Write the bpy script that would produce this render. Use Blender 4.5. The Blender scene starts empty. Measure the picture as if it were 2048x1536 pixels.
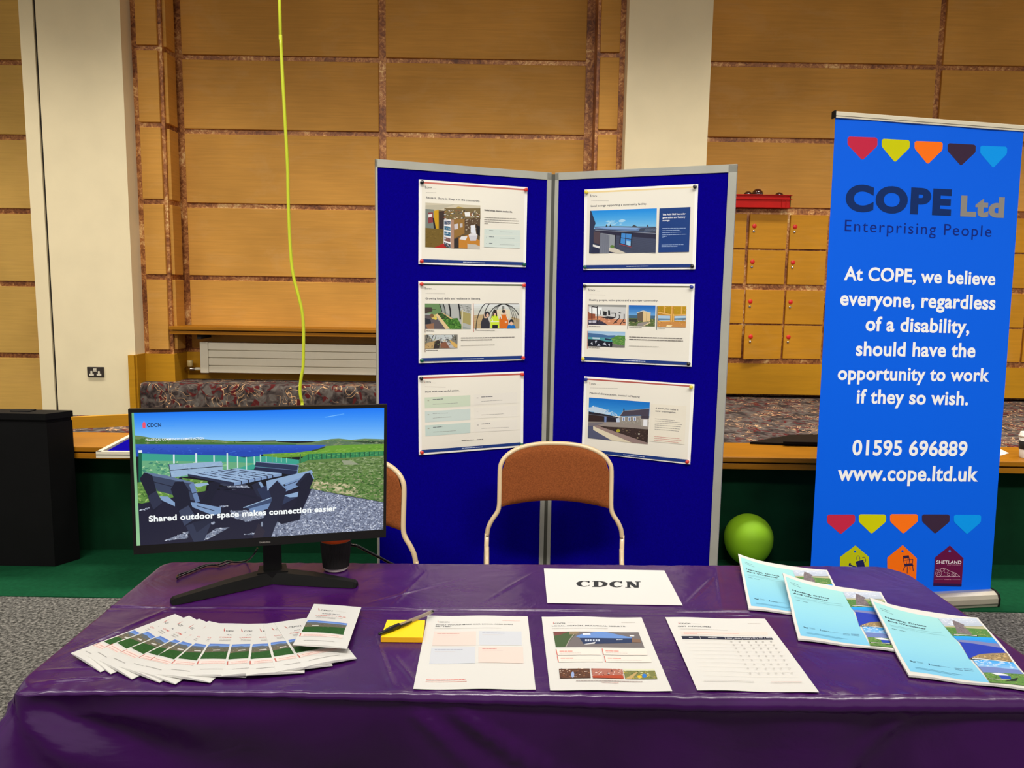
import bpy, bmesh, math, random
import numpy as np
from mathutils import Vector, Matrix
random.seed(7)
S = bpy.context.scene
COL = S.collection
PI = math.pi
# ------------------------------------------------------------------ camera
HC = 1.42                      # lens height above the floor
PITCH, ROLL = 0.12465316, 0.01601983
cam_d = bpy.data.cameras.new('camera'); cam = bpy.data.objects.new('camera', cam_d); COL.objects.link(cam)
cam_d.sensor_width = 36.0; cam_d.lens = 1540/2048*36.0; cam_d.clip_start = .05; cam_d.clip_end = 100
cam.matrix_world = Matrix.Translation((0, 0, HC)) @ Matrix.Rotation(PI/2-PITCH, 4, 'X') @ Matrix.Rotation(ROLL, 4, 'Z')
S.camera = cam
# ------------------------------------------------------------------ world, hall lamps and added lights, exposure
S.view_settings.view_transform = 'Standard'; S.view_settings.look = 'None'
S.view_settings.gamma = 1; S.view_settings.exposure = 0.0; S.view_settings.use_curve_mapping = False
w = bpy.data.worlds.new('hall'); S.world = w; w.use_nodes = True
w.node_tree.nodes['Background'].inputs[0].default_value = (1, .95, .87, 1)
w.node_tree.nodes['Background'].inputs[1].default_value = .50
def lamp(x, y, z, sx, sy, power, spread=150, tilt=0, col=(1, .955, .88)):
    l = bpy.data.lights.new('unseen_overhead_light', 'AREA'); l.shape = 'RECTANGLE'; l.size = sx; l.size_y = sy
    l.energy = power; l.color = col; l.spread = math.radians(spread)
    o = bpy.data.objects.new('unseen_overhead_light', l); COL.objects.link(o); o.location = (x, y, z); o.rotation_euler = (tilt, 0, 0)
for lx in (-4.2, -2.1, 0, 2.1, 4.2):
    lamp(lx, 4.45, 4.40, 1.2, .4, 37, 98)         # downlights along the panelled wall
    lamp(lx, 1.4, 4.40, 1.2, .6, 7, 140)                             # ceiling lamps over the stands
    lamp(lx, -.6, 4.36, 1.4, .6, 40, 94, math.radians(43))         # unseen tilted lights added overhead to brighten upright faces
# ------------------------------------------------------------------ small helpers
def lin(c):
    return tuple((v/255/12.92 if v <= 10.3 else ((v/255+.055)/1.055)**2.4) for v in c)
def at(px, py, y):
    """world point seen at a photograph pixel, on the vertical plane at distance y"""
    a, b = px-1024, py-768; c, s = math.cos(ROLL), math.sin(ROLL)
    X, Y = (c*a+s*b)/1540, (-s*a+c*b)/1540
    d = Vector((X, math.cos(PITCH)-Y*math.sin(PITCH), -math.sin(PITCH)-Y*math.cos(PITCH)))
    return Vector((0, 0, HC)) + d*(y/d.y)
def onz(px, py, z):
    """world point seen at a photograph pixel, on the level plane at height z"""
    p = at(px, py, 1.0); d = p-Vector((0, 0, HC)); return Vector((0, 0, HC)) + d*((z-HC)/d.z)
class MB:
    def __init__(s): s.v = []; s.f = []; s.m = []; s.sm = []
    def add(s, vs, fs, mat=0, smooth=False):
        b = len(s.v); s.v += [Vector(p) for p in vs]
        for f in fs: s.f.append([b+i for i in f]); s.m.append(mat); s.sm.append(smooth)
        return s
    def box(s, lo, hi, mat=0, bev=0.0):
        x0, y0, z0 = lo; x1, y1, z1 = hi
        if bev <= 0:
            return s.add([(x0,y0,z0),(x1,y0,z0),(x1,y1,z0),(x0,y1,z0),(x0,y0,z1),(x1,y0,z1),(x1,y1,z1),(x0,y1,z1)],
                         [(0,3,2,1),(4,5,6,7),(0,1,5,4),(1,2,6,5),(2,3,7,6),(3,0,4,7)], mat)
        bm = bmesh.new(); bmesh.ops.create_cube(bm, size=1)
        for v in bm.verts: v.co = Vector(((x0+x1)/2+v.co.x*(x1-x0), (y0+y1)/2+v.co.y*(y1-y0), (z0+z1)/2+v.co.z*(z1-z0)))
        bmesh.ops.bevel(bm, geom=bm.edges[:], offset=bev, segments=2, affect='EDGES', profile=.5)
        return s.bm(bm, mat)
    def bm(s, bm, mat=0, smooth=False):
        bm.verts.ensure_lookup_table(); bm.verts.index_update()
        s.add([v.co.copy() for v in bm.verts], [[v.index for v in f.verts] for f in bm.faces], mat, smooth); bm.free(); return s
    def tube(s, pts, r, n=10, mat=0, cap=True, closed=False):
        pts = [Vector(p) for p in pts]; N = len(pts); rings = []; up = None; b0 = len(s.v)
        rr = r if isinstance(r, (list, tuple)) else [r]*N
        for i, p in enumerate(pts):
            if closed: t = pts[(i+1) % N]-pts[i-1]
            else: t = pts[min(i+1, N-1)]-pts[max(i-1, 0)]
            t.normalize()
            if up is None:
                up = Vector((0, 0, 1)) if abs(t.z) < .9 else Vector((0, 1, 0))
            a = t.cross(up); a.normalize(); b = a.cross(t); b.normalize(); up = b
            rings.append([p+a*rr[i]*math.cos(2*PI*k/n)+b*rr[i]*math.sin(2*PI*k/n) for k in range(n)])
        vs = [q for ring in rings for q in ring]; fs = []
        for i in range(N if closed else N-1):
            j = (i+1) % N
            for k in range(n): fs.append((i*n+k, i*n+(k+1) % n, j*n+(k+1) % n, j*n+k))
        s.add(vs, fs, mat, True)
        if cap and not closed:
            s.add(rings[0], [tuple(range(n))[::-1]], mat); s.add(rings[-1], [tuple(range(n))], mat)
        return s
    def lathe(s, prof, c=(0,0,0), axis=(0,0,1), n=32, mat=0, smooth=True):
        ax = Vector(axis).normalized(); q = ax.to_track_quat('Z', 'Y'); c = Vector(c)
        vs = [c+q @ Vector((r*math.cos(2*PI*k/n), r*math.sin(2*PI*k/n), h)) for r, h in prof for k in range(n)]
        fs = []
        for i in range(len(prof)-1):
            for k in range(n): fs.append((i*n+k, i*n+(k+1) % n, (i+1)*n+(k+1) % n, (i+1)*n+k))
        if prof[0][0] > 1e-6: fs.append(tuple(range(n))[::-1])
        if prof[-1][0] > 1e-6: fs.append(tuple((len(prof)-1)*n+k for k in range(n)))
        return s.add(vs, fs, mat, smooth)
    def prism(s, poly, d, mat=0):
        """closed polygon (3D points) extruded along d"""
        n = len(poly); a = [Vector(p) for p in poly]; d = Vector(d); b = [p+d for p in a]
        return s.add(a+b, [tuple(range(n))[::-1], tuple(range(n, 2*n))]+[(i, (i+1) % n, n+(i+1) % n, n+i) for i in range(n)], mat)
    def grid(s, fn, nu, nv, mat=0, smooth=True):
        vs = [fn(i/nu, j/nv) for j in range(nv+1) for i in range(nu+1)]
        return s.add(vs, [(j*(nu+1)+i, j*(nu+1)+i+1, (j+1)*(nu+1)+i+1, (j+1)*(nu+1)+i) for j in range(nv) for i in range(nu)], mat, smooth)
    def build(s, name, mats, parent=None, local=False, fixn=True):
        me = bpy.data.meshes.new(name); o0 = Vector((0,0,0))
        if parent is not None and not local:
            p = parent
            while p: o0 += p.location; p = p.parent
        me.from_pydata([v-o0 for v in s.v], [], s.f)
        mats = mats if isinstance(mats, (list, tuple)) else [mats]
        for m in mats: me.materials.append(m)
        me.polygons.foreach_set('material_index', s.m); me.polygons.foreach_set('use_smooth', s.sm)
        if fixn:
            bm = bmesh.new(); bm.from_mesh(me); bmesh.ops.remove_doubles(bm, verts=bm.verts, dist=1e-5)
            bmesh.ops.recalc_face_normals(bm, faces=bm.faces); bm.to_mesh(me); bm.free()
        me.update()
        o = bpy.data.objects.new(name, me); COL.objects.link(o)
        if parent is not None: o.parent = parent
        return o
def tag(o, label, cat=None, group=None, kind=None):
    o['label'] = label
    if cat: o['category'] = cat
    if group: o['group'] = group
    if kind: o['kind'] = kind
    return o
def thing(name, label, cat, loc=(0,0,0), group=None):
    o = bpy.data.objects.new(name, None); o.empty_display_size = .05; COL.objects.link(o); o.location = loc
    return tag(o, label, cat, group)
def dup(root, loc, rotz=0.0, label=None):
    r = root.copy(); COL.objects.link(r); r.location = loc; r.rotation_euler = (0, 0, rotz)
    if label: r['label'] = label
    def rec(src, dst):
        for ch in list(src.children):
            c = ch.copy(); COL.objects.link(c); c.parent = dst; rec(ch, c)
    rec(root, r); return r
# ------------------------------------------------------------------ materials
def base_mat(name):
    m = bpy.data.materials.new(name); m.use_nodes = True; nt = m.node_tree
    return m, nt, nt.nodes['Principled BSDF']
def N(nt, typ, **kw):
    n = nt.nodes.new(typ)
    for k, v in kw.items():
        if k in n.inputs: n.inputs[k].default_value = v
        else: setattr(n, k, v)
    return n
def ramp(nt, fac, stops):
    r = nt.nodes.new('ShaderNodeValToRGB'); e = r.color_ramp.elements
    while len(e) < len(stops): e.new(.5)
    for i, (p, c) in enumerate(stops): e[i].position = p; e[i].color = (*c, 1)
    nt.links.new(fac, r.inputs[0]); return r.outputs[0]
def coords(nt, scale=(1,1,1), rot=(0,0,0)):
    t = nt.nodes.new('ShaderNodeTexCoord'); mp = nt.nodes.new('ShaderNodeMapping')
    mp.inputs['Scale'].default_value = scale; mp.inputs['Rotation'].default_value = rot
    nt.links.new(t.outputs['Object'], mp.inputs[0]); return mp.outputs[0]
def bump(nt, p, h, strength, dist=.01):
    b = nt.nodes.new('ShaderNodeBump'); b.inputs['Strength'].default_value = strength; b.inputs['Distance'].default_value = dist
    nt.links.new(h, b.inputs['Height']); nt.links.new(b.outputs[0], p.inputs['Normal'])
def mat(name, rgb, rough=.5, metal=0., var=.08, scale=12., bmp=0., bscale=200., spec=.5, coat=0., trans=0., tex=(1,1,1)):
    m, nt, p = base_mat(name); c = lin(rgb)
    n = N(nt, 'ShaderNodeTexNoise', Scale=scale, Detail=4.); nt.links.new(coords(nt, tex), n.inputs['Vector'])
    nt.links.new(ramp(nt, n.outputs['Fac'], [(.3, tuple(v*(1-var) for v in c)), (.7, tuple(min(1, v*(1+var)) for v in c))]), p.inputs['Base Color'])
    p.inputs['Roughness'].default_value = rough; p.inputs['Metallic'].default_value = metal
    p.inputs['Specular IOR Level'].default_value = spec; p.inputs['Coat Weight'].default_value = coat
    p.inputs['Transmission Weight'].default_value = trans
    if bmp:
        n2 = N(nt, 'ShaderNodeTexNoise', Scale=bscale, Detail=3.); nt.links.new(coords(nt), n2.inputs['Vector'])
        bump(nt, p, n2.outputs['Fac'], bmp, .004)
    return m
def wood(name, rgb, grain=(1.2, 1.2, 30), contrast=.16, rough=.45, worn=0.):
    m, nt, p = base_mat(name); c = lin(rgb)
    n = N(nt, 'ShaderNodeTexNoise', Scale=3., Detail=6., Roughness=.6, Distortion=.4); nt.links.new(coords(nt, grain), n.inputs['Vector'])
    n2 = N(nt, 'ShaderNodeTexNoise', Scale=1.3, Detail=3.); nt.links.new(coords(nt), n2.inputs['Vector'])
    a = ramp(nt, n.outputs['Fac'], [(.3, tuple(v*(1-contrast) for v in c)), (.7, tuple(v*(1+contrast*.7) for v in c))])
    b = ramp(nt, n2.outputs['Fac'], [(.35, (.86,.84,.80)), (.65, (1.08,1.06,1.06))])
    mx = N(nt, 'ShaderNodeMix', data_type='RGBA', blend_type='MULTIPLY'); mx.inputs[0].default_value = 1
    nt.links.new(a, mx.inputs[6]); nt.links.new(b, mx.inputs[7]); out = mx.outputs[2]
    if worn:
        n3 = N(nt, 'ShaderNodeTexNoise', Scale=2.2, Detail=8., Roughness=.7, Distortion=.6); nt.links.new(coords(nt, (1,1,2.2)), n3.inputs['Vector'])
        f = ramp(nt, n3.outputs['Fac'], [(.52, (0,0,0)), (.66, (worn,worn,worn))])
        m2 = N(nt, 'ShaderNodeMix', data_type='RGBA'); nt.links.new(f, m2.inputs[0]); nt.links.new(out, m2.inputs[6])
        m2.inputs[7].default_value = (*lin((206,160,98)), 1); out = m2.outputs[2]
    nt.links.new(out, p.inputs['Base Color']); p.inputs['Roughness'].default_value = rough; p.inputs['Specular IOR Level'].default_value = .22
    bump(nt, p, n.outputs['Fac'], .05, .003)
    return m
def copper(name):
    m, nt, p = base_mat(name)
    n = N(nt, 'ShaderNodeTexNoise', Scale=26., Detail=8., Roughness=.72, Distortion=1.2); nt.links.new(coords(nt), n.inputs['Vector'])
    n2 = N(nt, 'ShaderNodeTexNoise', Scale=4., Detail=3.); nt.links.new(coords(nt), n2.inputs['Vector'])
    a = N(nt, 'ShaderNodeMath', operation='MULTIPLY_ADD'); a.inputs[1].default_value = .55; a.inputs[2].default_value = .22
    nt.links.new(n2.outputs['Fac'], a.inputs[0])
    s = N(nt, 'ShaderNodeMath', operation='MULTIPLY_ADD'); s.inputs[1].default_value = 1.0; nt.links.new(n.outputs['Fac'], s.inputs[0])
    a2 = N(nt, 'ShaderNodeMath', operation='SUBTRACT'); nt.links.new(a.outputs[0], a2.inputs[0]); a2.inputs[1].default_value = .5
    nt.links.new(a2.outputs[0], s.inputs[2])
    nt.links.new(ramp(nt, s.outputs[0], [(.30, lin((96,50,24))), (.44, lin((146,88,46))), (.56, lin((194,132,72))), (.70, lin((240,206,140)))]), p.inputs['Base Color'])
    p.inputs['Metallic'].default_value = .2; p.inputs['Roughness'].default_value = .4
    bump(nt, p, n.outputs['Fac'], .25, .004)
    return m
def carpet_pattern(name):
    m, nt, p = base_mat(name); v = coords(nt)
    b = N(nt, 'ShaderNodeTexNoise', Scale=16., Detail=3., Distortion=1.); nt.links.new(v, b.inputs['Vector'])
    base = ramp(nt, b.outputs['Fac'], [(.36, lin((44,38,38))), (.5, lin((82,72,68))), (.64, lin((104,98,92)))])
    r = N(nt, 'ShaderNodeTexNoise', Scale=10., Detail=1., Distortion=1.8); nt.links.new(coords(nt, (1,1,1), (.3,.2,.9)), r.inputs['Vector'])
    rf = ramp(nt, r.outputs['Fac'], [(.585, (0,0,0)), (.63, (1,1,1))])
    m1 = N(nt, 'ShaderNodeMix', data_type='RGBA'); nt.links.new(rf, m1.inputs[0]); nt.links.new(base, m1.inputs[6]); m1.inputs[7].default_value = (*lin((86,32,32)), 1)
    q = N(nt, 'ShaderNodeTexNoise', Scale=8.5, Detail=1., Distortion=2.2); nt.links.new(coords(nt, (1,1,1), (1.1,.5,.2)), q.inputs['Vector'])
    qf = ramp(nt, q.outputs['Fac'], [(.478, (0,0,0)), (.490, (1,1,1)), (.506, (1,1,1)), (.518, (0,0,0))])
    k = N(nt, 'ShaderNodeTexNoise', Scale=5., Detail=1.); nt.links.new(coords(nt, (1,1,1), (.4,1.3,.2)), k.inputs['Vector'])
    kf = ramp(nt, k.outputs['Fac'], [(.46, (0,0,0)), (.52, (1,1,1))])
    mu = N(nt, 'ShaderNodeMix', data_type='RGBA', blend_type='MULTIPLY'); mu.inputs[0].default_value = 1; nt.links.new(qf, mu.inputs[6]); nt.links.new(kf, mu.inputs[7])
    m2 = N(nt, 'ShaderNodeMix', data_type='RGBA'); nt.links.new(mu.outputs[2], m2.inputs[0]); nt.links.new(m1.outputs[2], m2.inputs[6]); m2.inputs[7].default_value = (*lin((214,170,124)), 1)
    nt.links.new(m2.outputs[2], p.inputs['Base Color']); p.inputs['Roughness'].default_value = .95; p.inputs['Specular IOR Level'].default_value = .1
    f = N(nt, 'ShaderNodeTexNoise', Scale=300.); nt.links.new(v, f.inputs['Vector']); bump(nt, p, f.outputs['Fac'], .4, .004)
    return m
def carpet_grey(name):
    m, nt, p = base_mat(name); v = coords(nt)
    n = N(nt, 'ShaderNodeTexNoise', Scale=75., Detail=3., Roughness=.7); nt.links.new(v, n.inputs['Vector'])
    nt.links.new(ramp(nt, n.outputs['Fac'], [(.36, lin((46,45,42))), (.5, lin((92,90,86))), (.64, lin((136,133,126)))]), p.inputs['Base Color'])
    p.inputs['Roughness'].default_value = .98; p.inputs['Specular IOR Level'].default_value = .05
    bump(nt, p, n.outputs['Fac'], .8, .01); return m
def weave(name, rgb, scale=500., var=.22, rough=.95):
    m, nt, p = base_mat(name); c = lin(rgb)
    n = N(nt, 'ShaderNodeTexNoise', Scale=scale, Detail=2.); nt.links.new(coords(nt, (1, 1, .35)), n.inputs['Vector'])
    n2 = N(nt, 'ShaderNodeTexNoise', Scale=scale, Detail=2.); nt.links.new(coords(nt, (.35, .35, 1)), n2.inputs['Vector'])
    a = N(nt, 'ShaderNodeMath', operation='ADD'); nt.links.new(n.outputs['Fac'], a.inputs[0]); nt.links.new(n2.outputs['Fac'], a.inputs[1])
    h = N(nt, 'ShaderNodeMath', operation='MULTIPLY'); h.inputs[1].default_value = .5; nt.links.new(a.outputs[0], h.inputs[0])
    nt.links.new(ramp(nt, h.outputs[0], [(.4, tuple(v*(1-var) for v in c)), (.6, tuple(v*(1+var) for v in c))]), p.inputs['Base Color'])
    p.inputs['Roughness'].default_value = rough; p.inputs['Specular IOR Level'].default_value = .12
    bump(nt, p, h.outputs[0], .3, .003); return m
def ink(name, rough=.6, spec=.3, emit=False):
    """printed surface: the print's own colours come from the face colours"""
    m, nt, p = base_mat(name); a = nt.nodes.new('ShaderNodeAttribute'); a.attribute_name = 'Col'
    if emit:
        p.inputs['Base Color'].default_value = (.01,.01,.01,1); p.inputs['Roughness'].default_value = .25
        nt.links.new(a.outputs['Color'], p.inputs['Emission Color']); p.inputs['Emission Strength'].default_value = 1.0
        p.inputs['Specular IOR Level'].default_value = .2
    else:
        nt.links.new(a.outputs['Color'], p.inputs['Base Color']); p.inputs['Roughness'].default_value = rough
        p.inputs['Specular IOR Level'].default_value = spec
    return m
M = {}
M['panel'] = wood('wall_panel_veneer', (204,150,68), (1.0,1.0,26), .10, .6, .30)
M['panel_lit'] = wood('wall_panel_lit_veneer', (208,168,88), (1.0,1.0,26), .08, .6, .2)  # panel veneer again, with the left wall's olive-yellow light put into its colour
M['copper'] = copper('mottled_copper_strip')
M['plaster'] = mat('cream_paint', (230,216,178), .8, var=.03, scale=5, bmp=.05, bscale=60)
M['joint'] = mat('dark_joint', (30,24,20), .9)
M['oak'] = wood('oiled_wood', (152,98,9), (1.0,10.,26), .16, .45)
M['oak2'] = wood('wainscot_wood', (190,138,26), (1.,1.,14), .10, .5)
M['locker'] = wood('locker_door_veneer', (196,138,30), (1.2,1.2,14), .10, .55, .12)
M['pattern'] = carpet_pattern('patterned_carpet')
M['grey'] = carpet_grey('grey_carpet')
M['green'] = mat('green_felt_floor', (13,67,40), .95, var=.12, scale=40, bmp=.3, bscale=400, spec=.08)
M['greencloth'] = mat('green_drape', (5,44,24), .9, var=.2, scale=6, bmp=.1, bscale=90, spec=.1)
M['white'] = mat('white_enamel', (216,208,186), .4, var=.02)
M['chrome'] = mat('chrome', (200,195,190), .15, 1.)
M['brass'] = mat('valve_cap', (200,178,120), .4)
M['black'] = mat('black_plastic', (17,17,17), .5, var=.1, spec=.16)
M['blackmatt'] = mat('black_card', (9,9,10), .6, var=.15, scale=8, spec=.14)
M['bezel'] = mat('monitor_black', (24,23,23), .45, var=.05, spec=.2)
M['blue'] = mat('blue_felt', (9,1,134), .95, var=.10, scale=150, bmp=.2, bscale=500, spec=.02)
M['alu'] = mat('grey_aluminium', (176,176,166), .45, .2, var=.05)
M['aludark'] = mat('hinge_gap', (70,70,62), .6)
M['cream_tube'] = mat('cream_enamel_tube', (224,200,160), .3, var=.03, coat=.3)
M['rust'] = weave('rust_fabric', (134,74,38))
M['red'] = mat('red_crate_plastic', (186,20,12), .55, var=.06, spec=.2)
M['tagred'] = mat('red_tag', (214,34,22), .4)
M['maroon'] = mat('dark_glazed', (60,22,18), .12, var=.2, coat=.5)
M['lime'] = mat('lime_rubber', (140,190,30), .6, var=.03, spec=.25)
M['yellowcable'] = mat('yellow_green_cable', (196,206,40), .4, var=.06, scale=3)
M['banneralu'] = mat('banner_aluminium', (196,188,172), .32, .55, var=.04)
M['yellow'] = mat('yellow_note', (255,216,10), .6, var=.02)
M['yellow2'] = mat('yellow_note_edge', (246,182,10), .7, var=.05, scale=300, tex=(1,1,20))
M['clear'] = mat('clear_barrel', (240,226,206), .12, var=.01, trans=.75)
M['penblack'] = mat('pen_black', (16,15,15), .25)
M['orange'] = mat('orange_card', (240,92,24), .5, var=.04)
M['cupwhite'] = mat('white_card', (236,230,216), .5)
M['ripple'] = mat('black_ripple_card', (30,28,28), .8)
M['paper'] = ink('printed_paper', .62, .25)
M['vinyl'] = ink('banner_vinyl', .6, .12)
M['screen'] = ink('screen_image', emit=True)
M['pin'] = {k: mat('pin_'+k, c, .3, coat=.4) for k, c in dict(red=(214,52,38), black=(20,20,26), green=(16,92,74), blue=(34,50,150), yellow=(226,206,60), white=(236,236,230)).items()}
def cloth_mat():
    m, nt, p = base_mat('purple_plastic_cloth'); v = coords(nt)
    n = N(nt, 'ShaderNodeTexNoise', Scale=5., Detail=3., Distortion=.6); nt.links.new(coords(nt, (1,1.6,1)), n.inputs['Vector'])
    nt.links.new(ramp(nt, n.outputs['Fac'], [(.3, lin((58,13,80))), (.7, lin((68,20,92)))]), p.inputs['Base Color'])
    p.inputs['Roughness'].default_value = .25; p.inputs['Specular IOR Level'].default_value = .62
    w1 = N(nt, 'ShaderNodeTexNoise', Scale=7., Detail=4., Roughness=.55, Distortion=.7); nt.links.new(v, w1.inputs['Vector'])
    bump(nt, p, w1.outputs['Fac'], .26, .014); return m
M['cloth'] = cloth_mat()
# ------------------------------------------------------------------ printed sheets: flat coloured shapes laid on a surface
def homog(src, dst):
    A = []; B = []
    for (x, y), (u, v) in zip(src, dst):
        A.append([x, y, 1, 0, 0, 0, -u*x, -u*y]); B.append(u)
        A.append([0, 0, 0, x, y, 1, -v*x, -v*y]); B.append(v)
    return np.append(np.linalg.solve(np.array(A, float), np.array(B, float)), 1).reshape(3, 3)
_TXT = {}
def glyphs(s, bold=0.0, sp=1.0):
    """unit-size outline triangles of a line of text: (verts, faces, width)"""
    key = (s, bold, sp)
    if key in _TXT: return _TXT[key]
    cu = bpy.data.curves.new('t', 'FONT'); cu.body = s; cu.size = 1.0; cu.offset = bold; cu.resolution_u = 7; cu.space_character = sp+bold*1.8; cu.fill_mode = 'FRONT'
    o = bpy.data.objects.new('t', cu); COL.objects.link(o)
    bpy.context.view_layer.update()
    me = bpy.data.meshes.new_from_object(o.evaluated_get(bpy.context.evaluated_depsgraph_get()))
    vs = [(v.co.x, v.co.y) for v in me.vertices]; fs = [tuple(p.vertices) for p in me.polygons]
    bpy.data.objects.remove(o); bpy.data.curves.remove(cu); bpy.data.meshes.remove(me)
    x0 = min(v[0] for v in vs); x1 = max(v[0] for v in vs)
    _TXT[key] = ([(x-x0, y) for x, y in vs], fs, x1-x0); return _TXT[key]
def inside(x, y, P):
    c = False; j = len(P)-1
    for i in range(len(P)):
        if (P[i][1] > y) != (P[j][1] > y) and x < (P[j][0]-P[i][0])*(y-P[i][1])/(P[j][1]-P[i][1])+P[i][0]: c = not c
        j = i
    return c
class Canvas:
    """quad: the sheet's corners in tracing units, clockwise from top left; w, h: the sheet's real size (origin at its centre)"""
    def __init__(s, w, h, quad=None, eps=3e-5, cell=None, seed=1):
        s.w, s.h, s.eps, s.cell = w, h, eps, cell; s.items = []; s.k = 1; s.rnd = random.Random(seed)
        quad = quad or [(0, 0), (1, 0), (1, 1), (0, 1)]; s.quad = quad
        s.H = homog(quad, [(-w/2, h/2), (w/2, h/2), (w/2, -h/2), (-w/2, -h/2)])
    def P(s, p):
        q = s.H @ np.array([p[0], p[1], 1.0]); return (q[0]/q[2], q[1]/q[2])
    def _put(s, pts, col, inc=True):
        if s.cell:
            for c in s._cells(pts): s.items.append((c, [tuple(range(len(c)))], lin(col), s.k))
        else: s.items.append((pts, [tuple(range(len(pts)))], lin(col), s.k))
        if inc: s.k += 1
    def _cells(s, pts):
        def clip(P, ax, val, keep_less):
            out = []
            for i in range(len(P)):
                a, b = P[i-1], P[i]; da, db = a[ax]-val, b[ax]-val
                ia, ib = (da <= 0) == keep_less or da == 0, (db <= 0) == keep_less or db == 0
                if ia != ib:
                    t = da/(da-db); out.append(tuple(a[k]+(b[k]-a[k])*t for k in (0, 1)))
                if ib: out.append(b)
            return out
        res = [pts]
        for ax in (0, 1):
            nxt = []
            for P in res:
                lo, hi = min(p[ax] for p in P), max(p[ax] for p in P)
                k = math.floor(lo/s.cell)+1; cur = P
                while k*s.cell < hi-1e-6:
                    a = clip(cur, ax, k*s.cell, True); cur = clip(cur, ax, k*s.cell, False)
                    if len(a) > 2: nxt.append(a)
                    k += 1
                if len(cur) > 2: nxt.append(cur)
            res = nxt
        return res
    def poly(s, pts, col): s._put([s.P(p) for p in pts], col)
    def fill(s, col): s._put([(-s.w/2, s.h/2), (s.w/2, s.h/2), (s.w/2, -s.h/2), (-s.w/2, -s.h/2)], col)
    def grad(s, q, c0, c1, n=14):
        """q: corners tl, tr, br, bl; c0 at the top edge, c1 at the bottom edge"""
        tl, tr, br, bl = q; f = lambda a, b, t: (a[0]+(b[0]-a[0])*t, a[1]+(b[1]-a[1])*t)
        for i in range(n):
            t0, t1 = i/n, (i+1)/n; c = [c0[k]+(c1[k]-c0[k])*(i+.5)/n for k in range(3)]
            s._put([s.P(p) for p in (f(tl, bl, t0), f(tr, br, t0), f(tr, br, t1), f(tl, bl, t1))], c, inc=(i == n-1))
    def line(s, pts, wd, col):
        for a, b in zip(pts[:-1], pts[1:]):
            dx, dy = b[0]-a[0], b[1]-a[1]; L = math.hypot(dx, dy) or 1; nx, ny = -dy/L*wd/2, dx/L*wd/2
            s._put([s.P(p) for p in ((a[0]+nx, a[1]+ny), (b[0]+nx, b[1]+ny), (b[0]-nx, b[1]-ny), (a[0]-nx, a[1]-ny))], col, inc=False)
        s.k += 1
    def ell(s, cx, cy, rx, ry, col, n=20, rot=0):
        c, d = math.cos(rot), math.sin(rot)
        s._put([s.P((cx+rx*math.cos(2*PI*i/n)*c-ry*math.sin(2*PI*i/n)*d, cy+rx*math.cos(2*PI*i/n)*d+ry*math.sin(2*PI*i/n)*c)) for i in range(n)], col)
    def specks(s, region, n, cols, size, asp=.5):
        xs = [p[0] for p in region]; ys = [p[1] for p in region]; m = 0; t = 0
        while m < n and t < n*12:
            t += 1; x, y = s.rnd.uniform(min(xs), max(xs)), s.rnd.uniform(min(ys), max(ys))
            if not inside(x, y, region): continue
            a = s.rnd.uniform(0, PI); r = size*s.rnd.uniform(.5, 1.3); c, d = math.cos(a)*r, math.sin(a)*r*asp
            q = [s.P(p) for p in ((x-c, y-d), (x+d*.6, y-c*.35), (x+c, y+d), (x-d*.6, y+c*.35))]
            s.items.append((q, [(0, 1, 2, 3)], lin(s.rnd.choice(cols)), s.k)); m += 1
        s.k += 1
    def text(s, str_, p0, p1, col, bold=0.0, hs=1.0, sp=1.0):
        """a line of writing whose baseline runs from p0 to p1; hs scales its height against its width"""
        a, b = s.P(p0), s.P(p1); vs, fs, wd = glyphs(str_, bold, sp); L = math.hypot(b[0]-a[0], b[1]-a[1])/wd
        ux, uy = (b[0]-a[0])/(L*wd)*L, (b[1]-a[1])/(L*wd)*L
        s.items.append(([(a[0]+x*ux-y*uy*hs, a[1]+x*uy+y*ux*hs) for x, y in vs], fs, lin(col), s.k)); s.k += 1
    def greek(s, p0, p1, th, col):
        """a line of print too small to read: word-length dashes"""
        L = math.hypot(p1[0]-p0[0], p1[1]-p0[1]); t = 0.0
        while t < L:
            e = min(L, t+th*s.rnd.uniform(1.5, 5.5)); f = lambda k: (p0[0]+(p1[0]-p0[0])*k/L, p0[1]+(p1[1]-p0[1])*k/L)
            a, b = f(t), f(e)
            s._put([s.P(q) for q in ((a[0], a[1]-th*.72), (b[0], b[1]-th*.72), b, a)], col, inc=False); t = e+th*.42
        s.k += 1
    def emit(s, mb, fn, cols):
        """lay the shapes on fn(x, y, h) and append to a mesh builder; cols collects one colour per face"""
        for pts, fs, c, k in s.items:
            mb.add([fn(x, y, k*s.eps) for x, y in pts], fs); cols += [c]*len(fs)
def sheet(name, cv, fn, m, parent=None, thick=.0004, body=(217, 216, 212), nu=2, nv=2, colfn=None):
    """a printed sheet: a thin body with the print on its upper side"""
    mb = MB(); cols = []; W, Hh = cv.w, cv.h
    top = lambda u, v: fn((u-.5)*W, (v-.5)*Hh, 0.0); und = lambda u, v: fn((u-.5)*W, (v-.5)*Hh, -thick)
    mb.grid(top, nu, nv); mb.grid(und, nu, nv); cols += [lin(body)]*(2*nu*nv)
    rim = [(i/nu, 0) for i in range(nu)]+[(1, j/nv) for j in range(nv)]+[(1-i/nu, 1) for i in range(nu)]+[(0, 1-j/nv) for j in range(nv)]
    vs = [top(*q) for q in rim]+[und(*q) for q in rim]; n = len(rim)
    mb.add(vs, [(i, (i+1) % n, n+(i+1) % n, n+i) for i in range(n)]); cols += [lin(body)]*n
    cv.emit(mb, fn, cols)
    o = mb.build(name, m, parent, fixn=False)
    paint(o, cols); return o
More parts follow.
